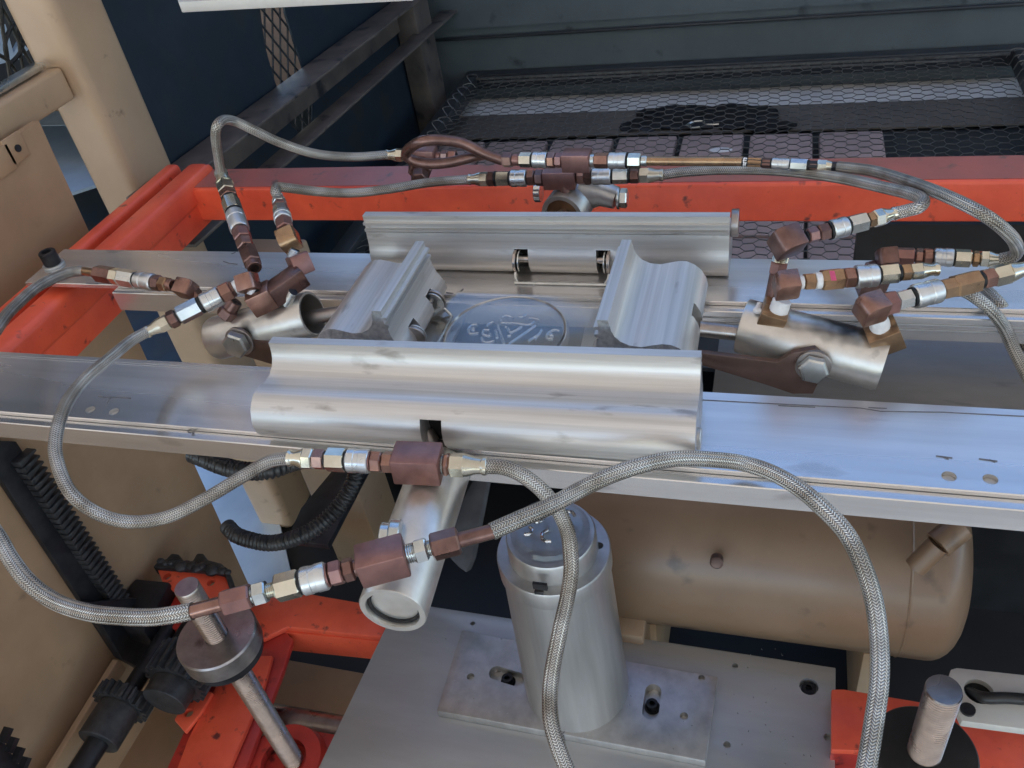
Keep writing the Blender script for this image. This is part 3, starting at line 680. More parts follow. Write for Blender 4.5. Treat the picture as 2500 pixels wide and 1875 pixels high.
def stain(o, world_pts, rads, colr=(.02, .02, .022)):
    """oil stains with a shape of their own: own copy of the material, dark where a warped distance to the spot is small"""
    m = o.data.materials[0].copy(); o.data.materials[0] = m; n = m.node_tree.nodes; l = m.node_tree.links; b = n['Principled BSDF']
    src = b.inputs['Base Color'].links[0].from_socket; tc = n.new('ShaderNodeTexCoord')
    no = n.new('ShaderNodeTexNoise'); no.inputs['Scale'].default_value = 45; l.new(tc.outputs['Object'], no.inputs[0])
    for p, r in zip(world_pts, rads):
        c = Vector(p) - origin_of(o.parent)
        vd = n.new('ShaderNodeVectorMath'); vd.operation = 'DISTANCE'; l.new(tc.outputs['Object'], vd.inputs[0]); vd.inputs[1].default_value = c
        ad_ = n.new('ShaderNodeMath'); ad_.operation = 'MULTIPLY_ADD'; l.new(no.outputs[0], ad_.inputs[0]); ad_.inputs[1].default_value = r * 1.2; l.new(vd.outputs['Value'], ad_.inputs[2])
        mr = n.new('ShaderNodeMapRange'); mr.inputs[1].default_value = r * 1.0; mr.inputs[2].default_value = r * 1.75; mr.inputs[3].default_value = .93; mr.inputs[4].default_value = 0; l.new(ad_.outputs[0], mr.inputs[0])
        mx = n.new('ShaderNodeMix'); mx.data_type = 'RGBA'; l.new(mr.outputs[0], mx.inputs[0]); l.new(src, mx.inputs[6]); mx.inputs[7].default_value = (*colr, 1); src = mx.outputs[2]
    l.new(src, b.inputs['Base Color'])
def part_of(t, nm): return [c for c in t.children if c.name.split('.')[0] == nm][0]
# rear cylinder: ring faces the viewer behind the rear jaw
rc0 = PZ(1370, 520, -.006)
rc0 = PY(1372, 527, .870); RR = 54 * dep(rc0) / F
rc = cylinder('rear cylinder whose brown bore faces the viewer above the rear jaw', rc0, rc0 + Vector((.015, .10, .0)), RR, 'alu_turned', 'brass', rc0 + Vector((-.0, -.05, .0)), recess=.004)
b = B(); c = rc0 + Vector((.018, .046, .012)); lathe(b, c, c + Vector((.040, -.008, -.010)), [(0, .026), (.3, .024), (.6, .015), (1, .013)], 24); obj('pivot_boss', b, 'alu_turned', rc)
b = B(); c2 = c + Vector((.041, -.008, -.010)); cyl(b, c2, c2 + Vector((.003, 0, 0)), .013, 24, .0005); obj('washer', b, 'zinc', rc)
b = B(); hexn(b, c2 + Vector((.003, 0, 0)), c2 + Vector((.012, 0, 0)), .0115); obj('hex_bolt', b, 'zinc', rc)
b = B(); c3 = rc0 + Vector((-.036, .05, .004)); cyl(b, c3, c3 + Vector((-.008, 0, 0)), .012, 20, .0005); obj('boss', b, 'zinc', rc)
# left cylinder
lc0 = PZ(764, 766, .012); lc1 = PZ(528, 826, -.020)
rl = 56 * dep(lc0) / F
lcy = cylinder('left cylinder on the tan side with its hollow mouth turned right', lc0, lc1, rl, 'alu_cast', 'hole', Vector((-.425, .650, .018)), recess=.045, inner_r=.88)
p = PZ(622, 824, -.015) 
ax = (lc1 - lc0).normalized()
nrm = (CAM - p).normalized(); nrm = (Vector((0, -1, .12))).normalized()
pc = lc0.lerp(lc1, .62) + nrm * (rl - .001)
b = B(); cyl(b, pc, pc + nrm * .004, .0165, 24, .0005); obj('washer', b, 'steel', lcy)
b = B(); hexn(b, pc + nrm * .004, pc + nrm * .015, .0150, .3); obj('hex_bolt', b, 'zinc', lcy)
b = B(); q = lc0.lerp(lc1, .60) + Vector((0, -rl + .002, -.004)); extr(b, [q + Vector((-.016, -.002, .012)), q + Vector((.10, -.002, -.004)), q + Vector((.14, -.002, -.035)), q + Vector((.14, -.002, -.06)), q + Vector((-.01, -.002, -.014))], (0, .004, 0), .0005)
tag(obj('mounting_bracket', b, 'brown_plate', None, center=True), 'brown steel bracket holding the left cylinder by its bolt', 'bracket')
# right cylinder
rc0_ = PZ(1812, 795, .010); rc1_ = PZ(2158, 886, -.006)
rr_ = 67 * dep(rc0_) / F
rcy = cylinder('right cylinder lying beside the brown bracket, stained black on top', rc0_, rc1_, rr_, 'alu_cast', 'hole', Vector((-.064, .645, .018)), recess=.05, inner_r=.9)
pc = rc0_.lerp(rc1_, .60) + nrm * (rr_ + .004)
pc = PY(1985, 888, pc.y)
b = B(); cyl(b, pc, pc + nrm * .005, .0150, 24, .0005); obj('washer', b, 'steel', rcy)
b = B(); hexn(b, pc + nrm * .005, pc + nrm * .014, .0128, .2); obj('hex_bolt', b, 'zinc', rcy)
yy = pc.y
pts = [PY(u, v, yy) for u, v in ((1640, 857), (1712, 863), (1898, 885), (1935, 862), (1990, 852), (2008, 868), (2012, 905), (1985, 962), (1935, 962), (1870, 940), (1640, 870))]
b = B(); extr(b, pts, (0, .006, 0), .0008)
for q in ():
    pass
tag(obj('mounting_bracket', b, 'brown_plate', None, center=True), 'long dark brown bracket bolted to the right cylinder', 'bracket')
d_ = (rc1_ - rc0_)
stain(part_of(rcy, 'barrel'), [rc0_ + d_ * .72 + Vector((0, .012, rr_)), rc0_ + d_ * .95 + Vector((0, .01, rr_)), rc0_ + d_ * .15 + Vector((0, .01, rr_))], [.030, .022, .012])
d_ = (lc1 - lc0)
stain(part_of(lcy, 'barrel'), [lc0 + d_ * .74 + Vector((0, .006, rl)), lc0 + d_ * .55 + Vector((0, -rl, .008)), lc0 + d_ * .3 + Vector((0, .01, rl))], [.016, .014, .010])
# front cylinder, hanging over the front rail towards the viewer
fc0 = PD(958, 1492, .640); fc1 = PZ(1078, 1140, -.018)
rf_ = 86 * dep(fc0) / F
fcy = cylinder('front cylinder pointing down to the viewer below the front rail', fc0, fc1, rf_, 'alu_cast', 'alu_cast', None, recess=.006, inner_r=.80)
axf = (fc1 - fc0).normalized()
b = B(); k = fc0 + axf * .006; lathe(b, k - axf * .0001, k - axf * .0022, [(0, rf_ * .795), (1, rf_ * .795), (1, rf_ * .70), (0, rf_ * .70)], 40, cap=False); obj('snap_ring', b, 'hole', fcy)
b = B(); cyl(b, fc1, Vector((-.282, .494, .010)), .0085, 20); obj('piston_rod', b, 'steel', fcy)
b = B(); pcn = PD(920, 1312, .665); sd = Vector((-.95, -.2, .15)).normalized(); cyl(b, pcn + Vector((.02, 0, 0)), pcn + Vector((.02, 0, 0)) + sd * .008, .016, 24, .0006); cyl(b, pcn + Vector((.013, 0, 0)) + sd * .002, pcn + sd * .009 + Vector((.013, 0, 0)), .0125, 24, .0006); obj('side_bolt', b, 'zinc', fcy)
# bent plate beside the front cylinder
b = B(); pts = [PD(u, v, .80) for u, v in ((1165, 1150), (1190, 1165), (1150, 1370), (1138, 1398), (1120, 1385), (1098, 1362), (1090, 1300))]
extr(b, pts, (.004, .004, 0), .0006); tag(obj('hanger_plate', b, 'dark_steel', None, center=True), 'dark pointed hanger plate right of the front cylinder', 'plate')

# ================================================================== HOSES AND FITTINGS
def ring_prof(kind, r, L):
    return None
def seg(parent, kind, p0, p1, r, m, roll=0.):
    b = B(); d = (p1 - p0).normalized(); L = (p1 - p0).length
    if m == 'copper': m = random.choice(['copper', 'copper', 'copper_red', 'copper_dark'])
    if kind == 'hex': hexn(b, p0, p1, r * 1.06, roll); return obj('hex_nut', b, m, parent)
    if kind == 'cyl': cyl(b, p0, p1, r, 20, min(.0006, L * .2)); return obj('collar', b, m, parent)
    if kind == 'pipe': cyl(b, p0, p1, r, 20); return obj('pipe', b, m, parent)
    if kind == 'gap': cyl(b, p0, p1, r, 20); return obj('seal_ring', b, m, parent)
    if kind == 'thr':
        n = max(3, int(L / .0012)); pr = []
        for i in range(n): pr += [((i + .05) / n, r * .93), ((i + .5) / n, r), ((i + .95) / n, r * .93)]
        lathe(b, p0, p1, pr, 20); return obj('threaded_stub', b, m, parent)
    if kind == 'tape':
        n = 6; pr = [(0, r * .9)] + [((i + .5) / n, r * random.uniform(.96, 1.06)) for i in range(n)] + [(1, r * .9)]
        lathe(b, p0, p1, pr, 18)
        for v in b.verts: v.co += Vector((random.uniform(-1, 1), random.uniform(-1, 1), random.uniform(-1, 1))) * r * .03
        return obj('thread_tape', b, m, parent)
    if kind == 'knurl':
        lathe(b, p0, p1, [(0, r * .9), (.05, r * .99), (.10, r), (.36, r), (.38, r * .955), (.58, r * .955), (.60, r), (.92, r), (.97, r * .97), (1, r * .9)], 32)
        return obj('knurled_sleeve', b, m, parent)
    if kind == 'cone':     # hose ferrule: narrow flare at p0, hex body at p1
        lathe(b, p0, p1, [(0, r * .74), (.02, r * .80), (.10, r * .80), (.16, r * .70), (.30, r * .74), (.55, r * .98), (.62, r)], 20, cap=True)
        q = p0 + (p1 - p0) * .58; hexn(b, q, p1, r * 1.05, roll); return obj('ferrule', b, m, parent)
    if kind == 'blk': obox(b, p0, p1, r * 2, r * 2, r * .13); return obj('block', b, m, parent)
CH = {'h': 'hex', 'c': 'cyl', 'k': 'knurl', 'g': 'gap', 't': 'thr', 'w': 'tape', 'f': 'cone', 'F': 'coneR', 'b': 'blk', 'p': 'pipe'}
def chain(label, a, b_, t0, t1, segs, name='hose_coupling', cat='hose coupling', group=None, rollv=None):
    """a, b_: (u, v, z) ends; segs: (kind, ta, tb, width px, material) with ta, tb measured on the t0..t1 scale"""
    A = PZ(*a); Bp = PZ(*b_); t = thing(name, label, cat, (A + Bp) / 2, group)
    for s in segs:
        kd, ta, tb, wpx, m = s[:5]
        fa, fb = (ta - t0) / (t1 - t0), (tb - t0) / (t1 - t0)
        p, q = A.lerp(Bp, fa), A.lerp(Bp, fb); r = wpx / 2 * dep((p + q) / 2) / F
        k = CH[kd]; roll = random.uniform(0, 1.05) if rollv is None else rollv
        if k == 'coneR': seg(t, 'cone', q, p, r, m, roll)
        else: seg(t, k, p, q, r, m, roll)
    # core through the whole chain
    b = B(); cyl(b, A, Bp, .0048, 12); obj('core', b, 'dark_steel', t)
    return t
def hose(label, pts, r=.0055, group='braided hoses', cat='hose'):
    P_ = []
    for p in pts:
        u, v, z = p[:3]; P_.append(PD(u, v, z[1]) if isinstance(z, tuple) else PZ(u, v, z))
    b = B(); tube(b, smooth_path(P_, 10), r, 18); o = obj('braided_hose', b, 'braid', None, 60, center=True)
    return tag(o, label, cat, group)
def elbow(label, c, e1, e2, wpx, m='copper', neck=None, name='elbow_fitting', grp='elbow fittings', round_=False):
    """c centre (u,v,z); e1, e2: (u,v,z) towards the two openings"""
    c = PZ(*c); d1 = (PZ(*e1) - c).normalized(); d2 = PZ(*e2) - c; d2 = (d2 - d2.dot(d1) * d1).normalized(); n = d1.cross(d2)
    h = wpx / 2 * dep(c) / F
    t = thing(name, label, 'elbow', c, grp)
    pol = [(1.05, -1), (1.05, .85), (.85, 1.05), (-1, 1.05)]
    arc = [(-1 + .75 - .75 * math.cos(a), -1 + .75 - .75 * math.sin(a)) for a in [R(x) for x in (0, 22, 45, 68, 90)]]
    pol = pol + arc
    b = B(); extr(b, [c + d1 * (x * h) + d2 * (y * h) - n * h * .95 for x, y in pol], n * (h * 1.9), h * (.12 if not round_ else .42)); obj('elbow_body', b, m, t)
    return t, c, d1, d2, h
def stub(parent, c, d, r, l0, l1, kind, m):
    seg(parent, kind, c + d * l0, c + d * l1, r, m)

# --- rear upper chain
ru = chain('upper rear coupling between the thin brown loop and the straight bronze pipe', (1228, 390, .075), (1580, 393, .075), 1060, 1840,
      [('h', 1060, 1115, 35, 'copper_dark'), ('c', 1117, 1155, 30, 'copper_red'), ('h', 1155, 1225, 34, 'zinc_tan'), ('g', 1225, 1232, 36, 'hole'), ('k', 1232, 1310, 40, 'knurl'), ('h', 1312, 1352, 36, 'copper'), ('h', 1354, 1393, 34, 'copper'),
       ('b', 1397, 1545, 46, 'copper_red'), ('t', 1545, 1566, 34, 'zinc'), ('h', 1566, 1640, 36, 'copper'), ('k', 1642, 1733, 41, 'knurl'), ('g', 1733, 1740, 38, 'hole'), ('h', 1740, 1808, 35, 'zinc_pale'), ('c', 1810, 1840, 27, 'zinc')])
b = B(); cyl(b, PZ(1578, 393, .075), PZ(1814, 394, .075), 11.5 * dep(PZ(1700, 393, .075)) / F, 24); tag(obj('bronze_pipe', b, 'copper_tan', None, center=True), 'straight bronze pipe between the two upper rear couplings', 'pipe')
chain('upper rear coupling at the right with a white taped left end', (1811, 395, .075), (2052, 407, .072), 690, 1222,
      [('w', 690, 722, 22, 'tape'), ('h', 722, 800, 24, 'copper_tan'), ('h', 802, 850, 24, 'copper'), ('g', 850, 856, 26, 'hole'), ('k', 856, 950, 28, 'knurl'), ('h', 955, 1048, 27, 'zinc'), ('g', 1048, 1056, 27, 'hole'), ('h', 1058, 1100, 22, 'copper'), ('F', 1100, 1222, 28, 'zinc_pale')])
# --- rear lower chain
chain('lower rear coupling with a red tee block above the rear cylinder', (1143, 438, .045), (1620, 427, .045), 870, 1925,
      [('f', 872, 985, 34, 'zinc_tan'), ('h', 985, 1022, 37, 'copper'), ('g', 1022, 1029, 37, 'hole'), ('h', 1030, 1106, 36, 'zinc_tan'), ('g', 1106, 1113, 38, 'hole'), ('k', 1113, 1200, 42, 'knurl'), ('h', 1203, 1245, 38, 'copper'), ('h', 1247, 1293, 38, 'copper'),
       ('b', 1297, 1470, 47, 'copper_red'), ('h', 1475, 1515, 38, 'copper'), ('h', 1517, 1552, 38, 'copper'), ('k', 1556, 1655, 42, 'knurl'), ('g', 1655, 1662, 38, 'hole'), ('h', 1662, 1745, 37, 'zinc'), ('g', 1745, 1753, 36, 'hole'), ('h', 1753, 1800, 36, 'copper'), ('F', 1800, 1925, 38, 'zinc_tan')])
b = B(); q = PZ(1375, 436, .045); cyl(b, q, Vector((rc0.x + .004, q.y - .005, rc0.z + RR * .7)), .006, 20); tag(obj('port_stub', b, 'copper_dark', None, center=True), 'dark stub joining the lower tee block to the rear cylinder', 'stub')
# --- rear left tee
chain('red tee block at the far left end of the upper hose', (943, 378, .06), (1115, 382, .055), 425, 805,
      [('f', 425, 520, 31, 'zinc_pale'), ('h', 522, 560, 28, 'copper_red'), ('b', 575, 696, 42, 'copper_red'), ('c', 696, 722, 22, 'copper_red'), ('h', 725, 760, 28, 'copper'), ('h', 763, 803, 30, 'copper')], 'tee_fitting', 'tee fitting')
b = B(); q = PZ(1027, 396, .05); dn = (PZ(1024, 436, .045) - q).normalized(); hexn(b, q, q + dn * .022, .015); obj_ = obj('nut', b, 'copper_dark', None, center=True); tag(obj_, 'dark hex nut under the far left tee block', 'nut')
b = B(); q2 = q + dn * .022; hexn(b, q2 + dn * .001, q2 + dn * .018, .0105); tag(obj('plug', b, 'copper_dark', None, center=True), 'small brown plug hanging lowest under the far left tee', 'plug')
# thin brown loop tube
b = B()
lp = [(1226, 391, .075), (1185, 376, .085), (1130, 350, .10), (1075, 342, .11), (1030, 345, .112), (1000, 362, .10), (992, 378, .09), (1010, 392, .082), (1050, 400, .078), (1100, 396, .078), (1150, 384, .08), (1185, 376, .075), (1220, 372, .05), (1260, 372, .0)]
tube(b, smooth_path([PZ(*p) for p in lp[:12]], 8), .0062, 14); tag(obj('brown_tube', b, 'copper_dark', None, center=True), 'thin brown tube bent into a flat loop over the rear beam', 'tube')

# --- chain A (far left, standing): from hose end down to dark elbow
chain('leftmost standing coupling with a blue sheen ferrule', (539, 421, .10), (603, 612, .068), 930, 1345,
      [('f', 930, 1045, 42, 'zinc_tan'), ('h', 1045, 1078, 43, 'copper'), ('g', 1078, 1084, 40, 'hole'), ('h', 1084, 1150, 42, 'zinc_tan'), ('g', 1150, 1157, 44, 'hole'), ('k', 1158, 1245, 47, 'knurl'), ('h', 1248, 1292, 42, 'copper'), ('h', 1297, 1335, 40, 'copper')])
chain('dark brown hex pipe union below the leftmost standing coupling', (603, 608, .069), (622, 655, .062), 0, 10, [('h', 0, 7.5, 44, 'copper_dark'), ('c', 7.5, 10, 36, 'copper_dark')], 'pipe_union', 'pipe union')
# block with blue top and washer
elbow('square brown elbow with a mirror blue top face, left side', (605, 690, .062), (560, 706, .057), (628, 715, .03), 44, 'copper')
chain('left coupling hanging forward to the large looping hose', (357, 812, .045), (584, 697, .060), 0, 258,
      [('f', 0, 62, 38, 'zinc_tan'), ('h', 62, 84, 42, 'copper'), ('g', 84, 90, 36, 'hole'), ('h', 88, 148, 44, 'zinc'), ('g', 148, 156, 44, 'hole'), ('k', 156, 205, 50, 'knurl'), ('h', 205, 236, 46, 'copper'), ('h', 236, 243, 40, 'copper_dark'), ('w', 243, 258, 32, 'tape')])
chain('white taped joint between the brown elbow and the angled block on the left', (612, 704, .052), (640, 722, .048), 0, 10, [('w', 1, 6, 36, 'tape')], 'taped_joint', 'joint')
b = B(); p0, p1 = PZ(612, 742, .038), PZ(668, 716, .044); obox(b, p0, p1, .024, .024, .0014); tag(obj('angled_block', b, 'copper', None, center=True), 'lower brown block pointing its corner down over the left cylinder', 'block')
chain('long square brown block over the left cylinder', (648, 732, .042), (738, 668, .052), 0, 100, [('w', 2, 12, 26, 'tape'), ('b', 14, 100, 50, 'copper')], 'fitting_block', 'block')
chain('grey threaded stub under the long block on the left cylinder', (698, 742, .030), (716, 712, .045), 0, 10, [('t', 0, 10, 24, 'zinc')], 'pipe_stub', 'stub')
elbow('brown elbow at the upper end of the long block, left side', (733, 646, .056), (718, 612, .07), (752, 672, .05), 50, 'copper_red')
chain('grey thread between the two stacked elbows on the left', (714, 628, .064), (722, 608, .070), 0, 10, [('t', -2, 8, 30, 'zinc')], 'pipe_stub', 'stub')
elbow('square bronze elbow with a mirror blue band, second standing stack', (705, 585, .072), (694, 555, .08), (720, 610, .06), 48, 'copper_tan')
chain('second standing coupling from the left, short and grey', (678, 478, .085), (697, 562, .078), 1060, 1240,
      [('f', 1060, 1105, 33, 'zinc'), ('h', 1105, 1125, 34, 'copper'), ('h', 1127, 1162, 38, 'zinc'), ('k', 1163, 1195, 44, 'knurl'), ('h', 1197, 1240, 42, 'copper_red')])
# dark elbow behind, at the left cylinder's port
chain('dark brown port fitting at the outer end of the left cylinder', (548, 775, .015), (575, 735, .030), 0, 10, [('h', 0, 5, 44, 'copper_dark'), ('c', 5, 10, 36, 'copper_dark')], 'port_fitting', 'port fitting')
# --- chain D
chain('flat left coupling lying over the rear rail end', (199, 661, .030), (423, 697, .032), 440, 935,
      [('p', 440, 530, 21, 'copper_tan'), ('h', 528, 618, 40, 'copper'), ('h', 618, 658, 40, 'zinc_pale'), ('h', 662, 745, 42, 'zinc'), ('g', 745, 752, 40, 'hole'), ('k', 752, 838, 43, 'knurl'), ('h', 840, 873, 38, 'copper'), ('h', 875, 910, 36, 'copper_tan'), ('c', 910, 935, 30, 'copper')])
elbow('rounded brown elbow at the end of the flat left coupling', (453, 704, .030), (415, 697, .032), (476, 730, .005), 42, 'copper', round_=True)
chain('brown pipe dropping from the rounded elbow to the left cylinder', (470, 712, .022), (500, 752, .006), 0, 10, [('h', 0, 10, 36, 'copper_dark')], 'drop_pipe', 'pipe')

# --- right side: E
et = elbow('tallest brown elbow above the right cylinder', (1922, 590, .095), (1975, 572, .095), (1908, 625, .07), 64, 'copper_dark')
chain('coupling slanting up to the hose bend near the red beam', (1968, 578, .095), (2186, 521, .095), 0, 218,
      [('h', 4, 28, 36, 'copper'), ('h', 29, 54, 42, 'copper'), ('g', 54, 60, 46, 'hole'), ('k', 60, 98, 50, 'knurl'), ('g', 98, 102, 46, 'hole'), ('h', 102, 146, 46, 'zinc'), ('h', 150, 165, 38, 'copper_tan'), ('F', 165, 218, 42, 'zinc_pale')])
chain('tall brown riser pipe with a pale collar above the right cylinder', (1908, 618, .080), (1880, 752, .030), 0, 134,
      [('t', 0, 20, 40, 'zinc_pale'), ('h', 20, 48, 42, 'copper_red'), ('c', 48, 134, 36, 'copper_dark')], 'riser_pipe', 'riser pipe')
# F
elbow('square brown elbow with a mirror blue top, right side', (1920, 695, .075), (1965, 690, .075), (1912, 740, .05), 56, 'copper')
chain('long coupling marked with a pink stripe, right side', (1948, 690, .075), (2290, 657, .068), 1000, 1742,
      [('w', 1000, 1028, 34, 'tape'), ('h', 1030, 1090, 40, 'copper_tan'), ('w', 1090, 1125, 40, 'tape'), ('h', 1122, 1238, 52, 'copper_tan'), ('h', 1240, 1300, 50, 'copper'), ('k', 1302, 1418, 57, 'knurl'), ('g', 1418, 1426, 50, 'hole'), ('h', 1426, 1528, 50, 'zinc_pale'), ('g', 1528, 1538, 44, 'hole'), ('h', 1540, 1592, 42, 'copper_tan'), ('F', 1592, 1742, 42, 'zinc_pale')], rollv=.52)
st = [PZ(2030, 656, .098), PZ(2037, 684, .094)]
b = B(); obox(b, PZ(2031, 662, .0905), PZ(2036, 684, .0905), .004, .0006); tag(obj('pink_stripe', b, 'pink', None, center=True), 'pink paint stripe on the hex of the long right coupling', 'paint mark')
chain('torn white thread tape under the blue-topped elbow, right side', (1908, 738, .045), (1898, 765, .035), 0, 10, [('w', -2, 9, 46, 'tape')], 'taped_joint', 'joint')
b = B(); p0, p1 = PZ(1896, 752, .040), PZ(1878, 788, .020); obox(b, p0, p1, .023, .023, .0012, up=(0, -1, .2)); tag(obj('port_block', b, 'copper_tan', None, center=True), 'brown block screwed to the near end of the right cylinder', 'block')
b = B()
for k in range(9):
    p = PZ(1852 + random.uniform(-7, 7), 752 + random.uniform(-9, 9), .036); bmesh.ops.create_icosphere(b, subdivisions=1, radius=.003, matrix=Matrix.Translation(p))
tag(obj('tape_scrap', b, 'tape', None, center=True), 'ragged white tape scrap stuck beside the port block', 'tape scrap')
# G
elbow('rounded dark elbow behind the long right coupling', (2165, 628, .055), (2200, 625, .055), (2150, 660, .02), 44, 'copper_dark', round_=True)
chain('rear right coupling feeding the long outer hose', (2180, 624, .055), (2446, 634, .055), 1500, 2092,
      [('h', 1500, 1620, 40, 'copper'), ('h', 1625, 1668, 38, 'copper'), ('h', 1670, 1722, 42, 'copper'), ('k', 1728, 1832, 46, 'knurl'), ('g', 1832, 1838, 42, 'hole'), ('h', 1838, 1930, 42, 'zinc_pale'), ('h', 1938, 1972, 38, 'copper_tan'), ('F', 1975, 2092, 40, 'zinc_pale')])
# H
elbow('rounded brown elbow at the far end of the right cylinder', (2128, 752, .060), (2175, 738, .06), (2140, 800, .03), 62, 'copper', round_=True)
chain('nearest right coupling leaving the picture at the right edge', (2135, 749, .060), (2520, 652, .060), 2135, 2520,
      [('h', 2135, 2186, 58, 'copper'), ('h', 2186, 2224, 46, 'zinc'), ('g', 2224, 2230, 50, 'hole'), ('k', 2229, 2292, 61, 'knurl'), ('h', 2294, 2328, 50, 'copper_tan'), ('h', 2326, 2388, 56, 'copper_tan'), ('g', 2388, 2396, 44, 'hole'), ('h', 2396, 2424, 48, 'copper'), ('F', 2422, 2520, 52, 'zinc_pale')], rollv=.6)
chain('white taped thread on the far port of the right cylinder', (2138, 765, .048), (2150, 800, .030), 0, 10, [('w', 1, 10, 48, 'tape')], 'taped_joint', 'joint')
b = B(); p0, p1 = PZ(2148, 796, .032), PZ(2165, 836, .008); obox(b, p0, p1, .026, .026, .0012, up=(.1, -1, .2)); tag(obj('port_block', b, 'copper_tan', None, center=True), 'bronze block screwed to the far end of the right cylinder', 'block')
b = B(); p0 = PZ(2165, 662, .045); hexn(b, PZ(2150, 650, .05), PZ(2120, 720, .02), .013); tag(obj('drop_pipe', b, 'copper_dark', None, center=True), 'dark pipe dropping from the rounded elbow behind the right couplings', 'pipe')

# --- front upper chain I
chain('upper front coupling with a square brown block beneath the front jaw', (704, 1118, .030), (1190, 1138, .020), 704, 1190,
      [('f', 704, 768, 52, 'zinc_pale'), ('h', 768, 797, 50, 'copper'), ('g', 797, 801, 46, 'hole'), ('h', 800, 849, 56, 'zinc_tan'), ('g', 849, 853, 54, 'hole'), ('k', 853, 908, 61, 'knurl'), ('g', 908, 911, 50, 'copper_red'), ('h', 911, 938, 52, 'copper'), ('h', 939, 966, 50, 'copper'),
       ('b', 968, 1082, 78, 'copper_red'), ('t', 1082, 1088, 50, 'zinc'), ('h', 1088, 1101, 56, 'copper'), ('F', 1101, 1190, 58, 'zinc_tan')])
b = B(); q = PZ(1040, 1150, .012); cyl(b, q + Vector((0, 0, .012)), q + Vector((0, .004, -.016)), .008, 20); tag(obj('port_stub', b, 'steel', None, center=True), 'short steel stub under the upper front block', 'stub')
# --- front lower chain J
chain('lower front coupling crossing over the end of the front cylinder', (466, 1493, .034), (1204, 1297, .040), 466, 1204,
      [('p', 466, 545, 37, 'copper'), ('h', 542, 612, 62, 'copper'), ('t', 612, 618, 44, 'zinc'), ('h', 617, 650, 56, 'zinc'), ('t', 650, 672, 38, 'zinc_tan'), ('h', 671, 730, 66, 'zinc_pale'), ('g', 730, 736, 64, 'hole'), ('k', 735, 796, 71, 'knurl'), ('g', 796, 800, 60, 'copper_red'), ('h', 802, 834, 60, 'copper'), ('h', 836, 862, 56, 'copper'), ('c', 862, 872, 44, 'copper_dark'),
       ('b', 872, 990, 80, 'copper_red'), ('t', 990, 1010, 50, 'zinc'), ('h', 1010, 1042, 58, 'zinc'), ('t', 1042, 1052, 40, 'zinc'), ('h', 1052, 1120, 66, 'copper'), ('p', 1120, 1204, 38, 'copper')])

# --- hoses
hose('braided hose looping from the left coupling down to the upper front coupling', [(362, 809, .045), (320, 832, .050), (271, 872, .058), (203, 931, .064), (158, 994, .066), (136, 1071, .060), (140, 1130, .052), (172, 1202, .040), (235, 1252, .026), (316, 1274, .012), (407, 1263, .006), (497, 1220, .010), (588, 1166, .018), (655, 1128, .026), (708, 1118, .030)])
hose('braided hose leaving the picture at the left edge and returning to the lower front coupling', [(202, 661, .030), (170, 665, .033), (130, 680, .038), (85, 705, .045), (45, 740, .05), (8, 780, .055), (-45, 870, .065), (-75, 1000, .07), (-70, 1150, .065), (-35, 1260, .055), (0, 1318, .045), (27, 1366, .038), (72, 1423, .03), (136, 1469, .022), (217, 1496, .026), (294, 1505, .028), (371, 1507, .030), (429, 1500, .033), (470, 1492, .034)], .0062)
hose('nearest braided hose arching from the front cylinder down the right side', [(1200, 1298, .040), (1270, 1267, .040), (1338, 1238, .036), (1405, 1202, .032), (1473, 1168, .036), (1564, 1136, .038), (1654, 1120, .032), (1750, 1123, .018), (1816, 1132, .010), (1884, 1154, .010), (1952, 1193, .012), (2011, 1243, .012), (2065, 1301, .008), (2104, 1375, .0), (2132, 1460, -.012), (2146, 1560, -.025), (2147, 1660, -.035), (2134, 1760, -.045), (2115, 1875, -.055), (2090, 1990, -.06)], .0062)
hose('braided hose passing under its neighbour and hanging in front of the ram', [(1184, 1138, .020), (1229, 1141, .018), (1270, 1157, .012), (1311, 1186, .004), (1342, 1219, -.006), (1369, 1258, -.020), (1387, 1305, -.035), (1393, 1351, -.045), (1394, 1400, -.055), (1384, 1464, -.07), (1369, 1532, -.08), (1351, 1622, -.095), (1343, 1690, -.105), (1345, 1758, -.11), (1360, 1817, -.115), (1383, 1875, -.12), (1420, 1960, -.125)], .0062)
hose('braided hose arching up from the leftmost coupling over the dark cabinet', [(539, 424, .10), (533, 384, .125), (527, 339, .15), (530, 308, .165), (547, 293, .165), (575, 297, .155), (620, 318, .14), (684, 348, .115), (769, 375, .09), (859, 383, .07), (947, 378, .06)])
hose('braided hose running over the red beam to the lower rear coupling', [(679, 482, .085), (672, 468, .09), (678, 457, .09), (705, 459, .085), (769, 467, .07), (859, 471, .055), (953, 461, .05), (1044, 446, .046), (1147, 438, .045)])
hose('braided hose from the lower rear coupling bending sharply back at the right', [(1616, 427, .045), (1681, 419, .05), (1771, 414, .055), (1907, 417, .06), (2042, 433, .07), (2155, 457, .085), (2228, 475, .098), (2254, 490, .10), (2243, 506, .10), (2215, 514, .097), (2180, 522, .095)])
hose('braided hose sweeping round the far right to the rear right coupling', [(2048, 407, .072), (2133, 418, .08), (2223, 445, .095), (2314, 480, .11), (2404, 525, .11), (2463, 572, .09), (2483, 605, .07), (2474, 625, .06), (2442, 634, .055)])
hose('thin braided hose dropping beside the right edge behind the couplings', [(2330, 700, .02), (2375, 722, .02), (2420, 758, .01), (2452, 800, -.01), (2474, 850, -.03), (2502, 905, -.05), (2540, 980, -.07)], .0055)
hose('second hose dropping at the right edge beside the thin one', [(2400, 700, .0), (2440, 740, .0), (2475, 790, -.02), (2510, 850, -.04)], .0052)

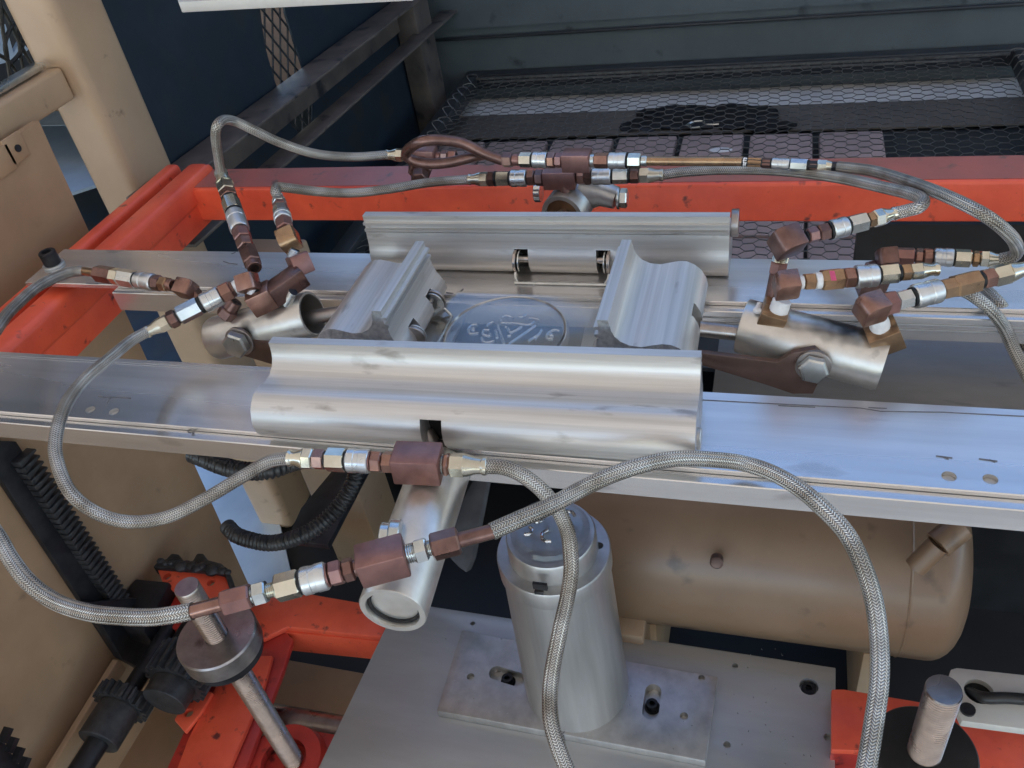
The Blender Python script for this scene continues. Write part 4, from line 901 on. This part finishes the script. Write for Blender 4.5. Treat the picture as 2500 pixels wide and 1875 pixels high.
# ================================================================== RAM AND BASE PLATES
ZB = -.65
RX, RY = -.2425, .650
ram = thing('ram_pillar', 'thick aluminium ram pillar standing under the front hoses', 'ram', (RX, RY, ZB))
b = B(); lathe(b, (RX, RY, ZB + .017), (RX, RY, -.360), [(0, .0745), (.98, .0675), (1, .0665)], 72); body = obj('pillar_body', b, 'alu_turned', ram, 40)
b = B(); lathe(b, (RX, RY, -.3585), (RX, RY, -.3300), [(0, .0685), (.05, .0705), (.9, .0705), (1, .0690)], 72); fl = obj('flange', b, 'alu_turned', ram, 40)
fp = PZ(1462, 1332, -.330)
cut(fl, vcyl(fp.x, fp.y, -.345, -.32, .0055))
b = B(); lathe(b, (RX, RY, -.3300), (RX, RY, -.300), [(0, .0555), (.9, .0548), (1, .053), (1, .0001)], 72, cap=False); obj('raised_boss', b, 'alu_turned', ram, 40)
b = B()
f2 = Vector((RX, RY, -.345)); 
p = PY(1318, 1433, RY - .0700); box(b, p + Vector((-.0085, -.0006, -.005)), p + Vector((.0085, .003, .005)))
pts = [PY(u, v, RY - .069) for u, v in ((1304, 1445), (1326, 1445), (1325, 1470), (1322, 1484), (1314, 1484), (1308, 1462))]
extr(b, pts, (0, .004, 0)); obj('ink_arrow', b, 'grease', ram)
gd = thing('glass_cap', 'clear domed glass disc with raised shapes sitting on the ram pillar', 'glass disc', (RX, RY, -.300))
b = B(); lathe(b, (RX, RY, -.2995), (RX, RY, -.286), [(0, .047), (.4, .048), (.8, .045), (1, .040), (.95, .030), (.85, .0001)], 56, cap=False); obj('disc', b, 'acrylic', gd)
b = B()
for (x, y, s, c_) in ((-.018, .012, .010, 1), (.004, -.016, .009, 0), (.020, .016, .008, 1), (-.006, .022, .006, 0), (-.024, -.012, .006, 0), (.026, -.004, .006, 1)):
    a0 = random.random() * 6
    tube(b, smooth_path([Vector((RX + x + s * math.cos(a0 + k), RY + y + s * math.sin(a0 + k), -.2855)) for k in (0, .8, 1.6, 2.4, 3.2)], 4), .0022, 8)
obj('raised_shapes', b, 'emboss', gd)
# base plates
bp = thing('base_plate', 'large dull aluminium base plate at the bottom carrying the ram', 'plate', (-.25, .55, ZB - .012))
c1, c2, c3, c4 = PZ(972, 1468, ZB), PZ(2040, 1630, ZB), PZ(2038, 1990, ZB), PZ(722, 1990, ZB)
b = B(); extr(b, [c1, c2, c3, c4], (0, 0, -.014), .0012); o = obj('plate', b, 'alu_plate', bp)
hl_ = [(1154, 1522, .0038), (1795, 1625, .0042), (2022, 1800, .006), (1775, 1818, .0050)]
cc = [vcyl(PZ(u, v, ZB).x, PZ(u, v, ZB).y, ZB - .010, ZB + .01, r) for u, v, r in hl_]
q = PZ(1975, 1676, ZB); cc.append(vcyl(q.x, q.y, ZB - .012, ZB + .01, .0130)); cut(o, *cc)
b = B(); lathe(b, Vector((q.x, q.y, ZB - .0115)), Vector((q.x, q.y, ZB - .004)), [(0, .010), (1, .010), (1, .005), (.3, .005)], 20); obj('socket_screw', b, 'dark_steel', bp)
ad = thing('adapter_plate', 'narrow slotted aluminium plate under the ram pillar', 'plate', (-.25, .62, ZB))
Zp = ZB + .017
a1, a2, a3, a4 = PZ(1128, 1538, Zp), PZ(1752, 1652, Zp), PZ(1722, 1858, Zp), PZ(1066, 1735, Zp)
b = B(); extr(b, [a1, a2, a3, a4], (0, 0, -.0165), .0012); o = obj('plate', b, 'alu_turned', ad)
ct = []
def slot(p, q, r):
    b = B(); d, s, t = basis(q - p); pts = []
    for k in range(9): a = R(90 + 180 * k / 8); pts.append(p + d * r * math.cos(a) + s * r * math.sin(a))
    for k in range(9): a = R(-90 + 180 * k / 8); pts.append(q + d * r * math.cos(a) + s * r * math.sin(a))
    extr(b, [x + Vector((0, 0, .01)) for x in pts], (0, 0, -.026)); return b
sA = (PZ(1212, 1643, Zp), PZ(1262, 1658, Zp)); sB = (PZ(1595, 1688, Zp), PZ(1588, 1738, Zp))
ct += [slot(*sA, .0115), slot(*sB, .0115)]
for u, v, r in ((1149, 1652, .0058), (1713, 1655, .0048), (1670, 1748, .0056), (1224, 1560, .001)):
    q = PZ(u, v, Zp); ct.append(vcyl(q.x, q.y, Zp - .010, Zp + .01, r))
cut(o, *ct)
for (p, q) in (sA, sB):
    m_ = (p + q) / 2; b = B(); lathe(b, m_ + Vector((0, 0, -.0165)), m_ + Vector((0, 0, -.004)), [(0, .0085), (.9, .0085), (1, .0078), (1, .004), (.4, .004)], 20); obj('socket_screw', b, 'dark_steel', ad)
    b = B(); cyl(b, m_ + Vector((0, 0, -.0164)), m_ + Vector((0, 0, -.0150)), .0112, 20); obj('slot_disc', b, 'hole', ad)  # black disc on the slot floor around the screw
b = B(); sj = PZ(1374, 1800, Zp); d0 = (PZ(1378, 1790, Zp) - sj)
obox(b, PZ(1378, 1786, Zp + .0001), PZ(1372, 1794, Zp + .0001), .0012, .0006); box(b, (sj.x - .0008, a4.lerp(a3, .48).y - .0018, Zp - .016), (sj.x + .0008, a4.lerp(a3, .48).y + .001, Zp - .001)); obj('joint_line', b, 'ink', ad)

# chips of swarf scattered on the plates
b = B()
for k in range(150):
    u, v = random.uniform(1080, 1990), random.uniform(1560, 1870)
    onp = (1090 < u < 1715 and 1600 + (u - 1090) * .18 < v < 1740 + (u - 1090) * .18)
    z = (Zp if onp else ZB) + .0004
    p = PZ(u, v, z)
    if (p - Vector((RX, RY, z))).length < .08 or (not onp and a4.x - .02 < p.x < a2.x + .02): continue
    a = random.random() * 3.14; L = random.uniform(.0008, .003); obox(b, p, p + Vector((math.cos(a) * L, math.sin(a) * L, .0002)), .0007, .0004)
o = obj('metal_chips', b, 'zinc', None, 0); o['kind'] = 'stuff'; o['label'] = 'tiny pale metal chips scattered over the base plates'; o['category'] = 'swarf'

# ================================================================== TANK
tx0, tx1, ty, tz, tr = -.30, .222, .90, -.58, .14
tk = thing('air_tank', 'large tan painted tank lying on its side beneath the front rail', 'tank', (0, ty, tz - tr))
b = B(); prof = [(0, .02), (.01, .08), (.03, .12), (.07, tr)]
Lk = tx1 - tx0 + .06
hd = [(.085 * (1 - math.sin(R(a))), tr * math.cos(R(a)) ** .55) for a in (88, 80, 70, 60, 50, 40, 30, 20, 10, 0)]
prof = [(0, .0001)] + hd + [(1 - x, y) for x, y in hd[::-1]] + [(1, .0001)]
lathe(b, (tx0, ty, tz), (tx1 + .06, ty, tz), prof, 96, cap=False); obj('shell', b, 'tank', tk, 50)
b = B(); lathe(b, (tx1 - .03, ty, tz), (tx1 - .026, ty, tz), [(0, tr), (.5, tr + .0012), (1, tr)], 96, cap=False); obj('weld_seam', b, 'tank', tk, 50)
b = B(); box(b, (-.18, ty - .10, -.9), (-.15, ty + .1, tz - tr * .75), .003); obj('foot', b, 'tan', tk)
b = B(); box(b, (.155, ty - .10, -.9), (.185, ty + .1, tz - tr * .75), .003); obj('foot', b, 'tan', tk)
p = PY(1749, 1376, ty - tr * .93)
b = B(); lathe(b, p + Vector((0, .012, -.004)), p + Vector((0, -.001, .001)), [(0, .009), (.9, .009), (1, .007), (.95, .003)], 20); obj('drain_plug', b, 'brown_plate', tk)
p = PY(2235, 1385, ty - tr * .85); q = PY(2290, 1330, ty - tr * .75); s_ = PY(2345, 1285, ty - tr * .6)
b = B(); cyl(b, p, q, .014, 24); cyl(b, q, s_, .018, 24); obj('pipe_stub', b, 'tank', tk)
b = B(); box(b, (-.22, ty - .16, -.9), (-.16, ty - .10, tz - .05), .003); tag(obj('tan_upright', b, 'tan', None, center=True), 'tan upright strip under the tank beside the ram pillar', 'upright')

# ================================================================== THREADED RODS, LOWER RED FRAME
def threaded_rod(label, x, y, ztop, zbot, r, disc_z, disc_r, disc_h, groove, dm, rm, seal=True):
    t = thing('threaded_rod', label, 'threaded rod', (x, y, zbot), 'threaded rods with discs')
    b = B(); n = int((ztop - zbot) / .0036); pr = []; L = ztop - zbot
    for i in range(n):
        pr += [((i + .10) / n, r * .90), ((i + .45) / n, r), ((i + .60) / n, r), ((i + .92) / n, r * .90)]
    pr = pr[:-2] + [(1, r * .95)]
    lathe(b, (x, y, zbot), (x, y, ztop), pr, 32); obj('rod', b, rm, t, 12)
    b = B(); lathe(b, (x, y, disc_z - disc_h), (x, y, disc_z), [(0, r), (0, disc_r * .96), (.08, disc_r), (.92, disc_r), (1, disc_r * .965), (1, r * 1.02)], 64, cap=False); obj('disc', b, dm, t, 25)
    if seal:
        b = B(); lathe(b, (x, y, disc_z - disc_h - .012), (x, y, disc_z - disc_h - .0005), [(0, r), (0, disc_r * .93), (1, disc_r * .93), (1, r)], 48, cap=False); obj('lower_disc', b, 'dark_steel', t, 25)
    return t
pL = PD(455, 1432, 1.03); threaded_rod('left threaded rod rising through a thick steel disc', pL.x, pL.y, pL.z, -.90, .0150, PX(530, 1543, pL.x).z, .051, .030, True, 'steel', 'steel_thread')
pR = PD(2305, 1683, .78); threaded_rod('right threaded rod rising from a black disc at the corner', pR.x, pR.y, pR.z, -.72, .0158, PX(2262, 1882, pR.x).z, .049, .022, True, 'black', 'steel_thread')

ZR = -.66
lf = thing('lower_red_frame', 'oily orange red lower frame around the left rod', 'frame', (-.7, .6, ZR - .05))
def zpoly(pts, z, th, m, parent, name, bevel=.002):
    b = B(); extr(b, [PZ(u, v, z) for u, v in pts], (0, 0, -th), bevel); return obj(name, b, m, parent)
# cross member running right, top face then front face
zpoly([(600, 1480), (700, 1440), (920, 1478), (1080, 1510), (1060, 1570), (700, 1530), (640, 1560)], -.655, .012, 'red', lf, 'cross_member')
ca, cb = PZ(640, 1560, -.66), PZ(935, 1590, -.66)
b = B(); pa_, pb_ = PZ(655, 1540, -.667), PZ(1060, 1580, -.667); 
extr(b, [pa_, pb_, pb_ + Vector((0, 0, -.055)), pa_ + Vector((0, 0, -.055))], (0, .01, 0), .001); obj('cross_member_face', b, 'red', lf)
# left longitudinal member to the viewer
zpoly([(575, 1560), (650, 1500), (715, 1560), (690, 1640), (600, 1875), (570, 1990), (360, 1990), (405, 1880), (480, 1720)], -.668, .012, 'red_dirty', lf, 'side_member')
zpoly([(545, 1640), (600, 1600), (665, 1600), (640, 1690), (560, 1875), (520, 1960), (400, 1960), (460, 1800)], -.655, .010, 'red', lf, 'top_strip')
zpoly([(620, 1800), (720, 1775), (860, 1800), (820, 1990), (540, 1990), (560, 1900)], -.70, .012, 'red_dirty', lf, 'floor_gusset')
b = B(); q = PZ(700, 1868, -.698); lathe(b, q, q + Vector((0, 0, .016)), [(0, .062), (1, .056), (1, .034), (0, .034)], 40, cap=False); obj('bearing_ring', b, 'red_dirty', lf)
# flange tab with a hole
o = zpoly([(425, 1757), (470, 1675), (520, 1690), (490, 1740), (452, 1788)], -.648, .008, 'red', lf, 'corner_tab'); q = PZ(461, 1740, -.648); cut(o, vcyl(q.x, q.y, -.67, -.63, .007))
# upper red bracket behind the rod
ub = thing('red_bracket', 'red bolted bracket with black grease on its far edge behind the left rod', 'bracket', PZ(470, 1420, -.56))
o = zpoly([(380, 1380), (545, 1398), (575, 1460), (560, 1500), (400, 1430)], -.58, .010, 'red', ub, 'plate')
cut(o, *[vcyl(PZ(u, v, -.58).x, PZ(u, v, -.58).y, -.60, -.56, .007) for u, v in ((408, 1407), (515, 1422))])
zpoly([(395, 1432), (560, 1502), (575, 1560), (470, 1560), (360, 1500)], -.60, .02, 'red_dirty', ub, 'lower_block')
b = B(); extr(b, [PZ(u, v, -.572) for u, v in ((372, 1384), (388, 1366), (405, 1364), (418, 1350), (436, 1352), (452, 1372), (470, 1368), (480, 1350), (496, 1350), (508, 1366), (540, 1374), (556, 1390), (566, 1420), (580, 1460), (566, 1458), (548, 1402), (520, 1396))], (0, 0, -.022), .003)
for k in range(14):
    p = PZ(392 + k * 12.5, 1372 + k * 1.8 + random.uniform(-5, 5), -.572); bmesh.ops.create_icosphere(b, subdivisions=2, radius=.005 + random.random() * .006, matrix=Matrix.Translation(p) @ Matrix.Diagonal((1.3, 1, .7, 1)))
obj('greasy_edge', b, 'grease', ub)
b = B(); pts = [PZ(u, v, -.57) for u, v in ((300, 1450), (330, 1412), (415, 1420), (400, 1450), (350, 1540), (290, 1520))]
extr(b, pts, (0, 0, -.05), .004); tag(obj('bearing_block', b, 'dark_steel', None, center=True), 'dark blue-black bearing block between the rack and the red bracket', 'bearing block')

# ---- gear rack on the tan panel
XR = XP + .012
rk = thing('gear_rack', 'black greasy toothed rack running down the tan side panel', 'gear rack', PX(150, 1350, XR))
l0, l1 = PX(-15, 1100, XR), PX(285, 1600, XR); r0, r1 = PX(62, 1100, XR), PX(300, 1470, XR)
b = B(); extr(b, [PX(u, v, XR) for u, v in ((-20, 1075), (40, 1078), (300, 1470), (420, 1620), (350, 1640), (290, 1605), (-30, 1120))], (-.010, 0, 0), .001); obj('rack_bar', b, 'dark_steel', rk)
pA, pB = PX(50, 1100, XR), PX(298, 1475, XR); n = 30; b0 = None
dd = (pB - pA); dn_ = dd.normalized(); nn = Vector((1, 0, 0)).cross(dn_).normalized()
if nn.y < 0: nn = -nn
pitch = dd.length / n
for k in range(n):
    c = pA + dd * ((k + .5) / n); b = B()
    pl_ = [c - dn_ * pitch * .42 - nn * .022, c + dn_ * pitch * .42 - nn * .022, c + dn_ * pitch * .16 + nn * .010, c - dn_ * pitch * .16 + nn * .010]
    extr(b, pl_, (.016, 0, 0), .0008); obj('tooth', b, 'grease', rk)
# lower black plate the rack runs into
b = B(); extr(b, [PX(u, v, XR + .02) for u, v in ((215, 1470), (330, 1460), (455, 1520), (480, 1600), (440, 1680), (300, 1610))], (-.015, 0, 0), .002)
tag(obj('rack_guard', b, 'dark_steel', None, center=True), 'black guard plate at the foot of the toothed rack', 'guard plate')
# ---- pinion gears and shaft
def gear(label, c, d, r, wdt, nt_, m, hub_r, hub_l):
    c, d = Vector(c), Vector(d).normalized(); t = thing('pinion_gear', label, 'gear', c, 'pinion gears')
    _, s, u_ = basis(d); b = B(); pts = []
    for k in range(nt_):
        for (f, rr_) in ((0, .84), (.22, .84), (.36, 1.), (.62, 1.), (.78, .84)):
            a = 2 * math.pi * (k + f) / nt_; pts.append(c + s * math.cos(a) * r * rr_ + u_ * math.sin(a) * r * rr_)
    extr(b, pts, d * wdt); obj('gear_wheel', b, m, t)
    b = B(); cyl(b, c - d * hub_l, c, hub_r, 28, .001); obj('hub', b, m, t)
    return t
sd = Vector((0, 1, 0)); gc = PX(292, 1728, -.91)
gear('dark grey pinion gear at the lower left', gc, sd, .044, .022, 20, 'grease', .031, .055)
g2 = gc + Vector((.075, .045, .012))
gear('second dark gear meshing behind the first near the rack foot', g2, sd, .050, .05, 20, 'grease', .034, .03)
b = B(); q = gc - sd * .055; cyl(b, q, q - sd * .40, .0165, 28); cyl(b, gc + sd * .022, gc + sd * .16, .014, 20); tag(obj('drive_shaft', b, 'dark_steel', None, center=True), 'thick dark drive shaft leading out of the bottom left corner', 'shaft')
b = B(); cyl(b, g2 + sd * .05, g2 + sd * .12, .040, 28, .002); tag(obj('bearing_housing', b, 'dark_steel', None, center=True), 'round dark bearing housing behind the second gear', 'bearing housing')
# second rack fragment in bottom-left corner
b = B(); pts = [PX(u, v, XR + .05) for u, v in ((-20, 1790), (5, 1800), (30, 1840), (58, 1880), (70, 1900), (-20, 1900))]; extr(b, pts, (-.02, 0, 0), .002)
for k in range(4):
    p = PX(10 + k * 15, 1806 + k * 24, XR + .052); obox(b, p + Vector((0, -.004, 0)), p + Vector((0, .014, .006)), .008, .010, up=(1, 0, 0))
tag(obj('rack_end', b, 'dark_steel', None, center=True), 'toothed black rack piece in the bottom left corner', 'rack')
# shaft under the base plate
b = B(); cyl(b, PZ(610, 1745, -.74), PZ(860, 1790, -.74), .024, 24); tag(obj('cross_shaft', b, 'steel', None, center=True), 'dull steel shaft passing under the base plate beside the left rod', 'shaft')
# dusty floor pan at bottom left
zplate('floor_pan', [(-60, 1990), (150, 1700), (420, 1600), (640, 1600), (980, 1660), (860, 1990)], -.80, .006, 'tan_panel', 'dusty brown floor pan beneath the gears and red frame', 'floor pan')
zplate('pan_ledge', [(500, 1990), (560, 1890), (250, 1990)], -.79, .01, 'tan', 'pale dusty ledge on the floor pan by the drive shaft', 'ledge')
# ---- dark diagonal bar and tan leg behind conduit
b = B(); p, q = PZ(720, 1300, -.50), PZ(900, 1120, -.50)
pp = [PZ(u, v, -.50) for u, v in ((735, 1240), (835, 1120), (910, 1120), (800, 1330), (700, 1318))]
extr(b, pp, (0, 0, -.012), .001); tag(obj('dark_channel', b, 'dark_steel', None, center=True), 'dark slanting channel under the front rail behind the conduit', 'channel')
b = B(); box(b, (-.845, .98, -.9), (-.735, 1.09, -.16), .006, 2); tag(obj('tan_column', b, 'tan', None, center=True), 'tan square leg seen through the gap behind the conduit', 'column')
# ---- corrugated black conduit
cp = [(470, 1108, -.16), (500, 1120, -.16), (545, 1138, -.16), (600, 1150, -.16), (660, 1148, -.16), (710, 1130, -.17), (780, 1115, -.20), (845, 1120, -.24), (868, 1150, -.26), (855, 1195, -.28), (820, 1245, -.30), (770, 1290, -.31), (715, 1315, -.32), (660, 1326, -.33), (610, 1318, -.33), (575, 1305, -.33), (555, 1285, -.33)]
P_ = smooth_path([PZ(*p) for p in cp], 40)
# resample evenly
acc = [P_[0]]; step = .0012
rem = 0
for a, c in zip(P_, P_[1:]):
    L = (c - a).length; t_ = step - rem
    while t_ <= L: acc.append(a.lerp(c, t_ / L)); t_ += step
    rem = (rem + L) % step
b = B(); tube(b, acc, .0098, 16, rf=lambda i: 1 + .15 * math.sin(i * 2 * math.pi / 4.6)); tag(obj('corrugated_conduit', b, 'black', None, 80, center=True), 'black corrugated conduit curling below the front rail', 'conduit')
# ---- white plate with cable, lower right
ZW = -.46
wp = thing('white_plastic_plate', 'off-white plastic plate with a black cable hole at the lower right', 'plate', PZ(2400, 1700, ZW))
b = B(); pts = [PZ(u, v, ZW) for u, v in ((2318, 1645), (2322, 1634), (2336, 1630), (2640, 1662), (2640, 1800), (2500, 1780), (2348, 1760), (2330, 1720))]
extr(b, pts, (0, 0, -.012), .0012); o = obj('plate', b, 'white', wp)
q = PZ(2390, 1688, ZW); cut(o, vcyl(q.x, q.y, ZW - .03, ZW + .01, .0155))
b = B(); cyl(b, q + Vector((0, 0, -.014)), q + Vector((0, 0, -.008)), .0156, 24); obj('hole_floor', b, 'hole', wp)
b = B(); q2 = PZ(2362, 1734, ZW); cyl(b, q2, q2 + Vector((0, 0, .003)), .008, 16); obj('small_plug', b, 'black', wp)
b = B(); tube(b, smooth_path([PZ(u, v, z) for u, v, z in ((2368, 1690, ZW - .012), (2385, 1698, ZW - .002), (2410, 1704, ZW + .007), (2460, 1704, ZW + .006), (2520, 1709, ZW + .006), (2600, 1718, ZW + .006))], 6), .0065, 12); tag(obj('black_cable', b, 'black', None, center=True), 'black cable coming out of the hole in the white plate', 'cable')
rb = thing('right_red_frame', 'orange red frame member between the base plate and the right rod', 'frame', PZ(2200, 1750, -.62))
zpoly([(2030, 1682), (2060, 1682), (2300, 1722), (2420, 1745), (2680, 1790), (2680, 1990), (2500, 1990), (2300, 1990), (2240, 1838), (2030, 1830)], -.62, .012, 'red', rb, 'top_face')
b = B(); p_, q_ = PZ(2030, 1832, -.625), PZ(2250, 1845, -.625); extr(b, [p_, q_, q_ + Vector((0, 0, -.05)), p_ + Vector((0, 0, -.05))], (0, .008, 0)); obj('front_face', b, 'red_dirty', rb)
b = B(); box(b, (.10, 1.07, -.9), (.9, 1.085, -.12)); tag(obj('shade_backdrop', b, 'hole', None, center=True), 'black sheet added as shade behind the tank end at the right', 'sheet')  # black sheet added where there is only darkness past the tank
